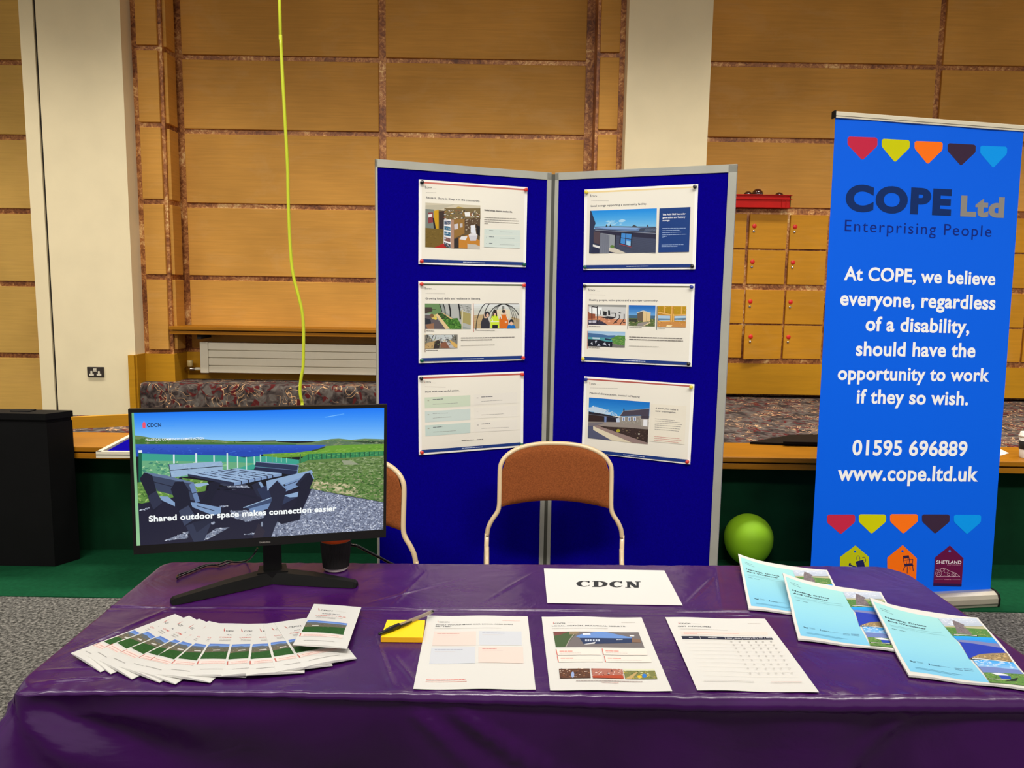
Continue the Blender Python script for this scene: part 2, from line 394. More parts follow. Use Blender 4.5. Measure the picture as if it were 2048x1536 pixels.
def paint(o, cols):
    me = o.data; a = me.color_attributes.new('Col', 'FLOAT_COLOR', 'CORNER')
    arr = np.ones((len(me.loops), 4), np.float32); i = 0
    for p, c in zip(me.polygons, cols):
        arr[p.loop_start:p.loop_start+p.loop_total, :3] = c
    a.data.foreach_set('color', arr.ravel())
def plane_fn(c, ex, ey, wob=None):
    c, ex, ey = Vector(c), Vector(ex).normalized(), Vector(ey).normalized(); n = ex.cross(ey)
    if wob: return lambda x, y, h: c+ex*x+ey*y+n*(h+wob(x, y))
    return lambda x, y, h: c+ex*x+ey*y+n*h
# ================================================================== THE HALL
def structure(name, mb, mats, label=None):
    o = mb.build(name, mats); o['kind'] = 'structure'
    if label: o['label'] = label
    return o
structure('floor', MB().box((-9, -6, -.1), (9, 9, 0)), M['grey'], 'grey speckled carpet floor of the hall')
structure('floor_green', MB().box((-7, 3.325, -.05), (7, 3.97, .004)), M['green'], 'strip of flat green felt floor at the foot of the bench')
structure('ceiling', MB().box((-9, -6, 4.45), (9, 9, 4.6)), M['plaster'], 'pale hall ceiling')
DZ = .019                                                                     # half a strip
ROWS = [(3.117, 3.664), (2.571, 3.117), (2.015, 2.571), (1.457, 2.015), (.886, 1.457)]
def panels(mb, x0, x1, y, rows, proud=.022, half=DZ, axis='y'):
    for z0, z1 in rows:
        if axis == 'y': mb.box((x0, y-proud, z0+half), (x1, y+.01, z1-half), 1, .004)
        else: mb.box((y-.01, x0, z0+half), (y+proud, x1, z1-half), 1, .004)
ALLR = ROWS+[(3.664, 4.21)]
# niche wall, its returns and the narrow faces beside the pillars
mb = MB()
mb.box((-2.61, 6.12, 0), (.60, 6.22, 4.45)); panels(mb, -2.545, -1.053, 6.12, ALLR); panels(mb, -.997, .523, 6.12, ALLR)
structure('wall_back', mb, [M['copper'], M['panel']], 'niche wall of brown veneer panels divided by mottled copper strips')
mb = MB(); mb.box((-2.95, 5.90, 0), (-2.605, 6.22, 4.45)); panels(mb, -2.783, -2.630, 5.90, ALLR); panels(mb, 5.925, 6.075, -2.605, ALLR, axis='x')
structure('wall_return_left', mb, [M['copper'], M['panel']], 'narrow veneer face between the cream socket pillar and the niche')
mb = MB(); mb.box((.585, 5.90, 0), (.95, 6.22, 4.45)); panels(mb, .607, .748, 5.90, ALLR)
structure('wall_return_right', mb, [M['copper'], M['panel']], 'narrow veneer face between the niche and the second cream pillar')
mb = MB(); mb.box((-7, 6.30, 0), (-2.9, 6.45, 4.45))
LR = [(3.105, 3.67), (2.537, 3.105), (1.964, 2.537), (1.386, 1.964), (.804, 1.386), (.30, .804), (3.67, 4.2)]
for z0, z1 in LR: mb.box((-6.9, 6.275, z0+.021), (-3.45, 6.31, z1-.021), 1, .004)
structure('wall_left', mb, [M['copper'], M['panel_lit']], 'veneer panel wall, olive light put into its colour, with copper strips beyond the cream pillar')
mb = MB(); mb.box((1.30, 6.22, 0), (7, 6.4, 4.45))
z = lambda px, py: at(px, py, 6.2).z
RR = [(z(1430, 127.3), z(1430, 127.3)+.56), (z(1430, 278.5), z(1430, 127.3)), (2.06, z(1430, 278.5)), (z(1430, 127.3)+.56, 4.25)]
panels(mb, 1.30, 3.232, 6.22, RR); panels(mb, 3.282, 6.9, 6.22, RR)
structure('wall_right', mb, [M['copper'], M['panel']], 'brown veneer panel wall with copper strips above the lockers')
mb = MB(); mb.box((-3.548, 5.75, 0), (-3.4475, 6.35, 4.45)); mb.box((-3.4285, 5.75, 0), (-2.827, 6.0, 4.45)); mb.box((-3.45, 5.765, 0), (-3.425, 6.3, 4.45), 1)
structure('wall_pillar_left', mb, [M['plaster'], M['joint']], 'cream plastered pillar with a dark upright joint and a double socket')
mb = MB(); mb.box((.79, 5.75, 0), (1.385, 6.3, 4.45))
structure('wall_pillar_right', mb, [M['plaster']], 'cream plastered pillar rising behind the blue display board')
# wainscot, rail and carpeted steps
mb = MB()
mb.box((-2.867, 5.715, 0), (-2.822, 5.752, .874)); mb.box((-2.828, 5.74, 0), (-2.812, 5.90, .876))
mb.box((-2.82, 5.872, 0), (-2.588, 5.901, .872)); mb.box((-2.606, 5.901, 0), (-2.588, 6.12, .872)); mb.box((-2.60, 6.104, 0), (.60, 6.121, .872))
structure('trim_1', mb, M['oak2'], 'golden wood wainscot round the niche and the pillar foot')
mb = MB(); a, b = Vector((-2.78, 4.205)), Vector((-1.75, 4.665)); d = (b-a).normalized(); n = Vector((-d.y, d.x))*.03
mb.prism([(a.x, a.y, .55), (b.x, b.y, .55), (b.x, b.y, .646), (a.x, a.y, .646)], (n.x, n.y, 0))
structure('trim_2', mb, M['oak2'], 'low wooden rail set at a slant behind the bench')
structure('trim_3', MB().box((1.39, 6.085, .608), (6.9, 6.225, .852)), M['oak2'], 'wide golden wood board under the lockers')
structure('floor_step', MB().box((-5.5, 4.17, 0), (.40, 4.78, .578)), M['pattern'], 'low carpeted step behind the bench')
structure('floor_tier', MB().box((.40, 4.17, 0), (6.9, 6.22, .578)), M['pattern'], 'patterned carpet tier running back to the lockers')
mb = MB()
mb.grid(lambda u, v: Vector((-2.808+u*3.188, *[(5.76, 0), (5.76, .30), (5.76, .60), (5.762, .64), (5.775, .655), (5.80, .66), (5.871, .66)][round(v*6)])), 16, 6)
mb.box((-2.808, 5.77, 0), (.38, 5.871, .65)); mb.box((-2.586, 5.871, 0), (.38, 6.095, .66))
tag(mb.build('carpeted_seat', M['pattern']), 'built-in seat covered in dark patterned carpet under the radiator', 'bench')
# ------------------------------------------------------------------ niche: shelf, radiator, cable
t = thing('wall_shelf', 'golden wood double-board shelf over the white radiator', 'shelf', (-1.05, 6.0, 1.02))
MB().box((-2.613, 5.845, 1.060), (.56, 6.10, 1.087), 0, .004).build('upper_board', M['oak'], t)
MB().box((-2.606, 5.856, 1.026), (.56, 6.10, 1.053), 0, .003).build('lower_board', M['oak'], t)
for bx in (-2.42, -1.05, .3):
    MB().box((bx, 5.90, .99), (bx+.03, 6.115, 1.03)).build('bracket', M['joint'], t)
t = thing('radiator', 'long white panel radiator with grooved front under the wall shelf', 'radiator', (-1.0, 6.03, .72))
mb = MB()
for i, (z0, z1) in enumerate([(.722, .775), (.780, .837), (.842, .896), (.901, .957)]): mb.box((-2.372, 5.985, z0), (.40, 6.07, z1), 0, .003)
mb.box((-2.37, 5.998, .725), (.40, 6.06, .955)); mb.build('front_panel', M['white'], t)
MB().box((-2.437, 5.98, .718), (-2.373, 6.075, .961), 0, .005).build('end_cap', M['white'], t)
MB().box((.40, 5.98, .718), (.46, 6.075, .961), 0, .005).build('end_cap', M['white'], t)
MB().tube([(-2.437, 6.03, .745), (-2.49, 6.03, .745), (-2.505, 6.03, .742)], .012).build('pipe', M['white'], t)
v = MB().tube([(-2.495, 6.03, .744), (-2.575, 6.03, .744)], .014).build('valve', M['chrome'], t)
MB().lathe([(.016, 0), (.022, .004), (.022, .045), (.018, .05)], (-2.537, 6.03, .762), n=16).build('valve_cap', M['brass'], v)
for bx in (-2.2, -.9, .2): MB().box((bx, 6.06, .76), (bx+.03, 6.11, .92)).build('wall_bracket', M['white'], t)
pts = [at(x, y, 2.12) for x, y in ((559, 0), (561, 70), (565, 150), (570, 240), (575, 330), (576, 380), (577.5, 430), (580, 485), (583.5, 530), (589, 562), (597, 592), (604, 622), (607, 655), (607, 700), (606, 735), (602, 757), (600, 780), (602, 797), (604.5, 812), (606, 900))]
pts = [Vector((pts[0].x-.02, 2.12, 4.45)), Vector((pts[0].x-.008, 2.12, 3.2))]+pts[:-1]+[Vector((-.575, 2.06, 1.02)), Vector((-.565, 1.93, .965)), Vector((-.555, 1.80, .975)), Vector((-.550, 1.735, .985))]
def smooth(pts, n=6):
    P = [pts[0]]+list(pts)+[pts[-1]]; out = []
    for i in range(1, len(P)-2):
        for k in range(n):
            t = k/n; a, b, c, d = P[i-1], P[i], P[i+1], P[i+2]
            out.append(.5*((2*b)+(c-a)*t+(2*a-5*b+4*c-d)*t*t+(3*b-a-3*c+d)*t**3))
    return out+[P[-2]]
V = Vector
tag(MB().tube(smooth(pts, 4), .0044, 10).build('hanging_cable', M['yellowcable']), 'yellow-green cable hanging from the ceiling down behind the monitor', 'cable')
# double socket on the left pillar
t = thing('wall_socket', 'dark metal double socket on the cream pillar', 'socket', (-3.128, 5.75, .741))
MB().box((-3.19, 5.738, .703), (-3.066, 5.751, .779), 0, .003).build('plate', mat('socket_plate', (60, 54, 50), .35, .3), t)
ws = M['white']
for sx in (-3.156, -3.100):
    mb = MB(); mb.box((sx-.017, 5.734, .712), (sx+.017, 5.74, .728), 0, .001); mb.box((sx-.007, 5.734, .726), (sx+.007, 5.74, .748), 0, .001)
    mb.build('outlet', ws, t)
    MB().box((-3.128+(-.011 if sx < -3.128 else .001), 5.732, .750), (-3.128+(-.001 if sx < -3.128 else .011), 5.741, .768), 0, .001).build('switch', ws, t)
MB().box((-3.140, 5.735, .742), (-3.116, 5.7385, .750), 0, .001).build('surround', ws, t)
# ------------------------------------------------------------------ lockers
LK = thing('locker_cabinet', 'bank of golden wood lockers with red number discs under the red crate', 'lockers', (3.2, 6.1, .85))
mb = MB(); mb.box((1.386, 6.10, .852), (6.2, 6.197, 2.055)); mb.build('carcass', M['copper'], LK)
DX = .3155
x0c = at(1498.6, 460, 6.085).x
RZ = [tuple(at(1520, p, 6.085).z for p in q) for q in ((497.4, 428.6), (568.2, 500.3), (647.2, 579.8), (716.3, 650.2))]
first = None
for r, (zb, zt) in enumerate(RZ):
    for c in range(-1, 13):
        dx0 = x0c+c*DX; wd = DX-.012-(.012 if r < 2 else 0.004)
        if dx0 < 1.39: wd -= 1.39-dx0; dx0 = 1.39
        hy = 6.078; ajar = (c == 0 and r == 3)
        mb = MB()
        if ajar:
            a = math.radians(7); q = [V((dx0+wd, 0)), V((dx0+wd-wd*math.cos(a), -wd*math.sin(a)))]
            mb.prism([(q[0].x, 6.10, zb), (q[1].x-.006, 6.10+q[1].y, zb-.006), (q[1].x-.006, 6.10+q[1].y, zt-.002), (q[0].x, 6.10, zt)], (0, -.02, 0))
            fy = 6.08+q[1].y+.004
        else:
            mb.box((dx0, hy, zb), (dx0+wd, 6.104, zt), 0, .003); fy = hy
        d = mb.build('door', M['locker'], LK)
        if c == -1: continue
        tx, tz = dx0+.036+(.0 if not ajar else .008), zb+(zt-zb)*.655
        if ajar: fy = 6.08-(dx0+wd-tx)*math.tan(math.radians(7))-.001
        MB().lathe([(.0001, .004), (.015, .004), (.017, .002), (.017, -.004)], (tx, fy, tz), (0, -1, 0), 18).build('number_disc', M['tagred'], d)
        MB().lathe([(.0001, .005), (.006, .006), (.010, .003), (.0115, -.004)], (tx-.003, fy, tz-.040), (0, -1, 0), 16).build('lock', M['chrome'], d)
# red crate with dark round things on the ledge
CY0, CY1 = 6.02, 6.185
zb, zt = 2.057, at(1530, 389, CY0).z; xl, xr = at(1473, 400, CY0).x-.14, at(1581.5, 400, CY0).x
t = thing('plastic_crate', 'shallow red plastic crate on the ledge above the lockers', 'crate', ((xl+xr)/2, 6.1, zb))
mb = MB(); mb.box((xl+.006, CY0+.006, zb+.001), (xr-.006, CY1-.006, zb+.043)); mb.box((xl, CY0, zb), (xr, CY0+.006, zt)); mb.box((xl, CY1-.006, zb), (xr, CY1, zt)); mb.box((xl, CY0, zb), (xl+.006, CY1, zt)); mb.box((xr-.006, CY0, zb), (xr, CY1, zt))
mb.build('tray', M['red'], t)
mb = MB(); g = .010
for z0 in (zt-.004, zt-.034, zb+.004):
    mb.box((xl-g, CY0-g, z0-.003), (xr+g, CY0, z0)); mb.box((xl-g, CY1, z0-.003), (xr+g, CY1+g, z0)); mb.box((xr, CY0, z0-.003), (xr+g, CY1, z0)); mb.box((xl-g, CY0, z0-.003), (xl, CY1, z0))
for xx in (xr-.035, xr-.07, xl+.035, xl+.07): mb.box((xx, CY0-.007, zb+.004), (xx+.004, CY0, zt-.034))
mb.build('rim', M['red'], t)
for px, py, rr, by, lab in ((1496, 391.7, .036, 6.138, 'dark round ball in the red crate, half sunk beside the tallest one'), (1515, 389, .043, 6.073, 'tallest dark glossy ball standing up out of the red crate'), (1558, 394, .036, 6.10, 'dark round ball in the red crate, standing apart from the other two')):
    c = at(px, py, by)
    mb = MB(); mb.lathe([(max(1e-4, rr*math.sin(PI*i/16)), -rr*math.cos(PI*i/16)) for i in range(17)], c, n=28)
    tag(mb.build('dark_ball', M['maroon']), lab, 'ball', 'dark balls in the crate')
# ------------------------------------------------------------------ bench
t = thing('wooden_bench', 'long golden wood bench with a dark green front across the hall', 'bench', (0, 3.95, 0))
MB().box((-6, 3.81, .562), (6.4, 4.185, .590), 0, .005).build('seat_board', M['oak'], t)
MB().box((-6, 3.822, .524), (6.4, 4.17, .554), 0, .003).build('lower_board', M['oak'], t)
mb = MB(); mb.box((-6, 3.93, .552), (6.4, 4.1, .563)); mb.build('spacer', M['joint'], t)
mb = MB(); mb.grid(lambda u, v: V((-6+12.4*u, 3.955+.006*math.sin(u*61)+.004*math.sin(u*143+v*4)-.012*(1-v), .522*v+.004)), 200, 8); mb.box((-6, 3.98, 0), (6.4, 4.16, .522))
mb.build('green_front', M['greencloth'], t)
# blue framed board lying across the bench edge
t = thing('felt_board', 'blue felt board with grey frame lying flat on the bench behind the monitor', 'board', (-1.4, 3.8, .592))
A, B, Cc, D = V((-1.955, 3.555, .592)), V((-.80, 3.60, .592)), V((-.82, 4.15, .592)), V((-2.02, 4.09, .592))
MB().prism([A+V((.03, .03, .004)), B+V((-.03, .03, .004)), Cc+V((-.03, -.03, .004)), D+V((.03, -.03, .004))], (0, 0, .020)).build('felt', M['blue'], t)
for p, q in ((A, B), (B, Cc), (Cc, D), (D, A)):
    e = (q-p).normalized(); nn = V((-e.y, e.x, 0))*.022
    mb = MB(); mb.prism([p, q, q+nn, p+nn], (0, 0, .030)); mb.prism([p-nn*.05+V((0,0,.013)), q-nn*.05+V((0,0,.013)), q+V((0,0,.013)), p+V((0,0,.013))], (0, 0, .004), 1)
    mb.build('frame_rail', [M['white'], M['aludark']], t)
# black case on the floor
t = thing('storage_case', 'tall black box with overlapping lid standing on the green floor by the bench', 'box', (-2.6, 3.74, .004))
mb = MB(); mb.prism([(-3.3, 3.69, .005), (-2.262, 3.69, .005), (-2.200, 3.802, .005), (-3.3, 3.802, .005)], (0, 0, .722)); mb.build('body', M['blackmatt'], t)
mb = MB(); mb.prism([(-3.3, 3.700, .727), (-2.268, 3.700, .727), (-2.206, 3.802, .727), (-3.3, 3.802, .727)], (0, 0, .018))
mb.prism([(-3.3, 3.684, .745), (-2.262, 3.684, .745), (-2.192, 3.796, .745), (-2.205, 3.806, .745), (-3.3, 3.806, .745)], (0, 0, .030)); mb.build('lid', M['blackmatt'], t)
MB().box((-2.47, 3.74, .775), (-2.37, 3.79, .780), 0, .002).build('lid_flap', M['blackmatt'], t)
# things on the right part of the bench
a = [onz(1500, 885.5, .598), onz(1575, 888.5, .598), onz(1680, 890.5, .598), onz(1690, 870, .598), onz(1620, 873.5, .598), onz(1566, 873.8, .598)]
mb = MB(); mb.prism([(p.x, p.y, .591) for p in a], (0, 0, .012)); b = [onz(1566, 889, .60), onz(1680, 891, .60), onz(1690, 873, .60), onz(1575, 875, .60)]
mb.prism([(p.x, p.y, .602) for p in b], (0, 0, .014))
tag(mb.build('dark_folder', M['blackmatt']), 'flat black folder lying at the back edge of the bench behind the blue banner', 'folder')
p = [onz(1975, 918, .592), onz(2018, 906, .592), onz(1995, 895, .592), onz(1930, 897, .592)]
tag(MB().prism([(q.x, q.y, .5905) for q in p], (0, 0, .0012)).build('paper_sheet', M['cupwhite']), 'white sheet of paper on the bench beside the lidded cup', 'paper')
c = onz(2052, 915, .591); c.z = .5905
t = thing('lidded_cup', 'white takeaway cup with dark sleeve and white lid on the bench', 'cup', c)
MB().lathe([(.0001, 0), (.030, 0), (.0305, .003), (.039, .112), (.0385, .112)], c, n=36).build('cup', M['cupwhite'], t)
MB().lathe([(.0345, .045), (.0362, .046), (.0384, .088), (.0372, .089)], c, n=36).build('sleeve', M['ripple'], t)
MB().lathe([(.0405, .109), (.042, .112), (.0415, .119), (.037, .121), (.036, .132), (.033, .134), (.0001, .131)], c, n=36).build('lid', M['cupwhite'], t)
# lime balloon
c = V((1.228, 3.83, .165)); mb = MB()
pr = [(max(1e-4, .122*math.sin(PI*i/24)*(1 if i > 12 else 1)), -.122*math.cos(PI*i/24)*(1.0 if i > 12 else 1.18)) for i in range(25)]
mb.lathe(pr, c, (.02, .1, 1), 40); mb.lathe([(.011, -.158), (.006, -.148), (.010, -.138), (.02, -.128)], c, (.02, .1, 1), 14)
tag(mb.build('balloon', M['lime']), 'round lime green balloon resting on the floor against the green bench front', 'balloon')
# ================================================================== TABLE AND CLOTH
from mathutils import noise
ZT = .7335
FL, FR, BR, BL = V((-.838, 1.226)), V((.998, 1.262)), V((.986, 1.884)), V((-.851, 1.834))
t = thing('folding_table', 'folding trestle table hidden under the purple cloth', 'table', (.07, 1.55, 0))
q = lambda u, v, z: V((*((FL*(1-u)+FR*u)*(1-v)+(BL*(1-u)+BR*u)*v), z))
MB().prism([q(.008, .02, .694), q(.992, .02, .694), q(.992, .98, .694), q(.008, .98, .694)], (0, 0, .034)).build('tabletop', M['white'], t)
for u, v in ((.09, .12), (.91, .12), (.09, .88), (.91, .88)):
    MB().tube([q(u, v, .70), q(u, v, 0.0)], .014).build('leg', M['alu'], t)
def wrinkle(p):
    x, y = p.x, p.y; z = 0.0
    z += .0007*noise.noise(V((x*7, y*9, 0)))+.0004*noise.noise(V((x*23, y*26, 3)))
    if x < .52:                                                   # the long fold line
        yy = 1.583+.003*noise.noise(V((x*9, 0, 5)))+.0195*x
        z += .0034*max(0, noise.noise(V((x*5, 2, 1)))+.75)*math.exp(-((y-yy)/.0045)**2)+.0016*math.exp(-((y-yy+.02)/.004)**2)*max(0, noise.noise(V((x*11, 8, 1)))+.4)
    for (ax, ay, bx, by, am) in ((-.20, 1.26, -.27, 1.46, .0022), (-.15, 1.25, -.21, 1.36, .0016), (.47, 1.62, .52, 1.86, .0014), (.40, 1.64, .50, 1.80, .0012),
                                 (-.05, 1.63, .06, 1.80, .0014), (.82, 1.33, .95, 1.26, .0014), (-.30, 1.61, -.12, 1.75, .0012), (-.83, 1.33, -.70, 1.60, .0016), (-.80, 1.25, -.70, 1.27, .003), (-.82, 1.29, -.68, 1.31, .002), (-.25, 1.60, -.20, 1.80, .001)):
        d = V((bx-ax, by-ay)); L = d.length; d /= L; r = V((x-ax, y-ay)); s = r.dot(d); dd = abs(r.x*d.y-r.y*d.x)
        if -.02 < s < L+.02: z += 1.5*am*math.exp(-(dd/.004)**2)*max(0, math.sin(PI*(s+.02)/(L+.04)))
    e = min(y-(FL.y+(x-FL.x)*.0195), 1)                             # crinkles along the front edge
    if e < .05: z += .0020*(1-e/.05)*noise.noise(V((x*38, y*30, 9)))
    e2 = (BL.y+(x-BL.x)*.027)-y
    if e2 < .04: z += .0012*(1-max(0, e2)/.04)*noise.noise(V((x*45, y*20, 4)))
    return z
NU, NV = 420, 200
def rounded(u, v):
    p = q(u, v, .7322); s = V((p.x, p.y))
    for c, r in ((BL, .035), (BR, .075), (FR, .03), (FL, .055)):
        sx, sy = (1 if c.x < 0 else -1), (1 if c.y < 1.5 else -1); dx, dy = (s.x-c.x)*sx, (s.y-c.y)*sy
        if dx < r and dy < r:
            a, b = r-dx, r-dy; h = math.hypot(a, b)
            if h > 1e-9: k = max(a, b)/h; s = V((c.x+sx*(r-a*k), c.y+sy*(r-b*k)))
    return V((s.x, s.y, p.z))
mb = MB(); top = []
for j in range(NV+1):
    for i in range(NU+1):
        p = rounded(i/NU, j/NV); p.z += wrinkle(p); top.append(p)
fs = [(j*(NU+1)+i, j*(NU+1)+i+1, (j+1)*(NU+1)+i+1, (j+1)*(NU+1)+i) for j in range(NV) for i in range(NU)]
rim = [i for i in range(NU)]+[j*(NU+1)+NU for j in range(NV)]+[NV*(NU+1)+NU-i for i in range(NU)]+[(NV-j)*(NU+1) for j in range(NV)]
n = len(rim); vs = list(top); cen = V((.07, 1.55)); rows = [rim]
nrm = []
for k in range(n):
    a, b = top[rim[k-1]], top[rim[(k+1) % n]]; d = V((b.x-a.x, b.y-a.y)).normalized(); nrm.append(V((d.y, -d.x)))
nrm = [sum((nrm[(k+m) % n] for m in range(-2, 3)), V((0, 0))).normalized() for k in range(n)]
arc = [0.0]
for k in range(1, n): arc.append(arc[-1]+(top[rim[k]]-top[rim[k-1]]).length)
PROF = [(.0035, .0010), (.008, .0050), (.0115, .0125), (.0125, .0195), (.0085, .0245), (.001, .0285), (-.004, .036), (-.006, .05)]+[(-.006+.05*(h-.05), h) for h in (.065, .08, .10, .12, .145, .17, .20, .24, .28, .33, .38, .44, .50, .56, .60)]
for d, h in PROF:
    row = []
    for k in range(n):
        p = top[rim[k]]; m = nrm[k]; f = d; s = arc[k]
        front = m.y < -.8; left = V((p.x-FL.x, p.y-FL.y)).length; right = V((p.x-FR.x, p.y-FR.y)).length
        if front:
            g = min(1, max(0, (p.x+.55)/.9)); f *= 1.0 if h > .03 else (.30+.70*g)
            hh = h*(.32+.83*g) if h < .03 else h
        else: hh = h; f *= .35
        if front and h > .05: f -= .30*min(h-.05, .28)*min(1, left/.30, right/.30)
        if h > .03:
            f += .012*min(1, h/.25)*math.sin(s*19+1.5*math.sin(s*5))+.006*noise.noise(V((s*9, h*6, 2)))*min(1, h/.1)
            th = math.atan2(h, left+1e-6); f += .10*min(.25, math.hypot(h, left))*math.sin(th*10)*math.exp(-left/.35)
            f += .045*min(.3, math.hypot(h, right))*math.sin(th*9)*math.exp(-right/.25)
            for xs, sl, am in ((-.19, .9, .010), (-.13, 1.2, .012), (.72, -.7, .006)):
                if front: f += am*math.exp(-((p.x-xs-sl*h)/.018)**2)*min(1, h/.06)
        fl = (.55*h*math.exp(-(left/.05)**2)+.40*h*math.exp(-(left/.13)**2)+.35*h*math.exp(-(right/.07)**2)) if h > .004 else 0
        diag = V((-.75, -.45)) if left < right else V((.75, -.45))
        row.append(V((p.x+m.x*f+diag.x*fl, p.y+m.y*f+diag.y*fl, p.z-hh)))
    base = len(vs); vs += row; rows.append(list(range(base, base+n)))
for a, b in zip(rows[:-1], rows[1:]):
    fs += [(a[k], b[k], b[(k+1) % n], a[(k+1) % n]) for k in range(n)]
mb.add(vs, fs, 0, True)
tag(mb.build('tablecloth', M['cloth']), 'shiny purple plastic cloth draped over the table', 'tablecloth')
# ================================================================== SHEETS ON THE TABLE
def flat_frame(cx, cy, z, rot):
    return V((cx, cy, z)), V((math.cos(rot), math.sin(rot), 0)), V((-math.sin(rot), math.cos(rot), 0))
RED, NAVY, INK, GREY = (186,86,78), (26,44,104), (40,42,52), (150,146,140)
def logo(cv, x, y, h, col=INK, flame=RED, wd=None):
    """the little flame-like mark and the four letters beside it; (x, y) is the baseline start in tracing units"""
    cv.poly([(x, y), (x-h*.05, y-h*.6), (x+h*.18, y-h*1.35), (x+h*.30, y-h*.7), (x+h*.42, y-h*.35), (x+h*.3, y)], flame)
    cv.text('CDCN', (x+h*.75, y), (x+h*.75+(wd or h*3.4), y+(.0)), col, .02, )
def wob(a, b, ph): return lambda x, y: .0008*(1+math.sin(x*a+ph))*(.4+.6*min(1, abs(y)/.14))+.0006*(1+math.sin(y*b+ph*2))
# name card
cv = Canvas(.297, .21, [(140,85), (1422,102), (1617,492), (177,470)]); cv.k = 2
def slab(cv, ch, x0, x1, yb, yt, col):
    """one heavy slab-serif capital between x0..x1, baseline yb, top yt (tracing units)"""
    X = lambda u: x0+(x1-x0)*u; Y = lambda v: yb+(yt-yb)*v
    if ch == 'C':
        o = [(X(.5+.5*math.cos(a)), Y(.5+.5*math.sin(a))) for a in [math.radians(48+ (312-48)*i/26) for i in range(27)]]
        i_ = [(X(.55+.22*math.cos(a)), Y(.5+.39*math.sin(a))) for a in [math.radians(52+(308-52)*i/26) for i in range(27)]]
        for k in range(26): cv._put([cv.P(p) for p in (o[k], o[k+1], i_[k+1], i_[k])], col, inc=False)
        cv._put([cv.P(p) for p in ((X(.80), Y(1)), (X(.90), Y(1)), (X(.90), Y(.64)), (X(.80), Y(.64)), (X(.74), Y(.86)))], col)
        cv._put([cv.P(p) for p in ((X(.72), Y(.08)), (X(.88), Y(.32)), (X(.93), Y(.27)), (X(.80), Y(.06)))], col)
    if ch == 'D':
        cv.poly([(X(0), Y(1)), (X(.4), Y(1)), (X(.4), Y(.9)), (X(0), Y(.9))], col); cv.poly([(X(0), Y(.1)), (X(.4), Y(.1)), (X(.4), Y(0)), (X(0), Y(0))], col)
        cv.poly([(X(.10), Y(1)), (X(.40), Y(1)), (X(.40), Y(0)), (X(.10), Y(0))], col)
        o = [(X(.38+.62*math.cos(a)), Y(.5+.5*math.sin(a))) for a in [math.radians(90-180*i/24) for i in range(25)]]
        i_ = [(X(.40+.28*math.cos(a)), Y(.5+.37*math.sin(a))) for a in [math.radians(90-180*i/24) for i in range(25)]]
        for k in range(24): cv._put([cv.P(p) for p in (o[k], o[k+1], i_[k+1], i_[k])], col, inc=False)
        cv.k += 1
    if ch == 'N':
        cv.poly([(X(.12), Y(1)), (X(.30), Y(1)), (X(.30), Y(0)), (X(.12), Y(0))], col); cv.poly([(X(.72), Y(1)), (X(.88), Y(1)), (X(.88), Y(0)), (X(.72), Y(0))], col)
        cv.poly([(X(.02), Y(1)), (X(.40), Y(1)), (X(.88), Y(0)), (X(.60), Y(0))], col)
        for a, b, y0, y1 in ((.0, .36, 0, .1), (.64, 1, .9, 1)): cv.poly([(X(a), Y(y1)), (X(b), Y(y1)), (X(b), Y(y0)), (X(a), Y(y0))], col)
for ch, x0, x1, yb, yt in (('C', 484, 640, 289, 222), ('D', 652, 818, 292, 224), ('C', 834, 986, 295, 226), ('N', 1004, 1168, 299, 229)): slab(cv, ch, x0, x1, yb, yt, (38,40,42))
o = sheet('name_card', cv, plane_fn(*flat_frame(.234, 1.722, ZT+.0008, -.003)), M['paper'])
tag(o, 'landscape white card with four big black serif capitals near the table back edge', 'card')
# 'what would make' feedback sheet
cv = Canvas(.21, .297, [(618,122), (1700,127), (1778,922), (468,920)], cell=.012); cv.k = 5
logo(cv, 728, 196, 18, wd=112); cv.greek((885, 193), (965, 194), 4, (214,206,200)); cv.greek((1425, 178), (1615, 180), 5, (226,170,160))
cv.text('WHAT WOULD MAKE OUR LOCAL AREA EVEN', (703, 226), (1535, 222), INK, .015, .8); cv.text('BETTER?', (703, 243), (875, 244), INK, .015, .8)
cv.greek((697, 264), (1415, 262), 6, (190,184,178))
for qd, c, tc, x0 in (([(690,296), (1140,298), (1140,455), (668,455)], (226,208,200), RED, 722), ([(1174,296), (1630,294), (1635,450), (1176,452)], (204,208,216), (110,118,150), 1208),
                      ([(660,478), (1132,472), (1130,650), (638,652)], (204,208,216), (110,118,150), 697), ([(1168,470), (1645,470), (1650,646), (1166,645)], (226,208,200), RED, 1208)):
    cv.poly(qd, c); y0 = qd[0][1]+26
    cv.greek((x0, y0), (x0+(240 if qd[0][1] < 400 else 300 if x0 < 1000 else 155), y0), 10, tuple(int(v*.6+90) for v in tc)); cv.greek((x0, y0+18), (x0+220, y0+18), 5, (200,190,188))
cv.greek((605, 830), (1025, 828), 12, (214,130,122)); cv.greek((600, 848), (1040, 846), 7, (214,160,150))
o = sheet('feedback_sheet', cv, plane_fn(*flat_frame(-.060, 1.395, ZT+.0006, .028), wob(44, 20, 1)), M['paper'], nu=30, nv=30)
tag(o, 'white sheet with four pale pink and blue boxes, under the end of the pen', 'sheet')
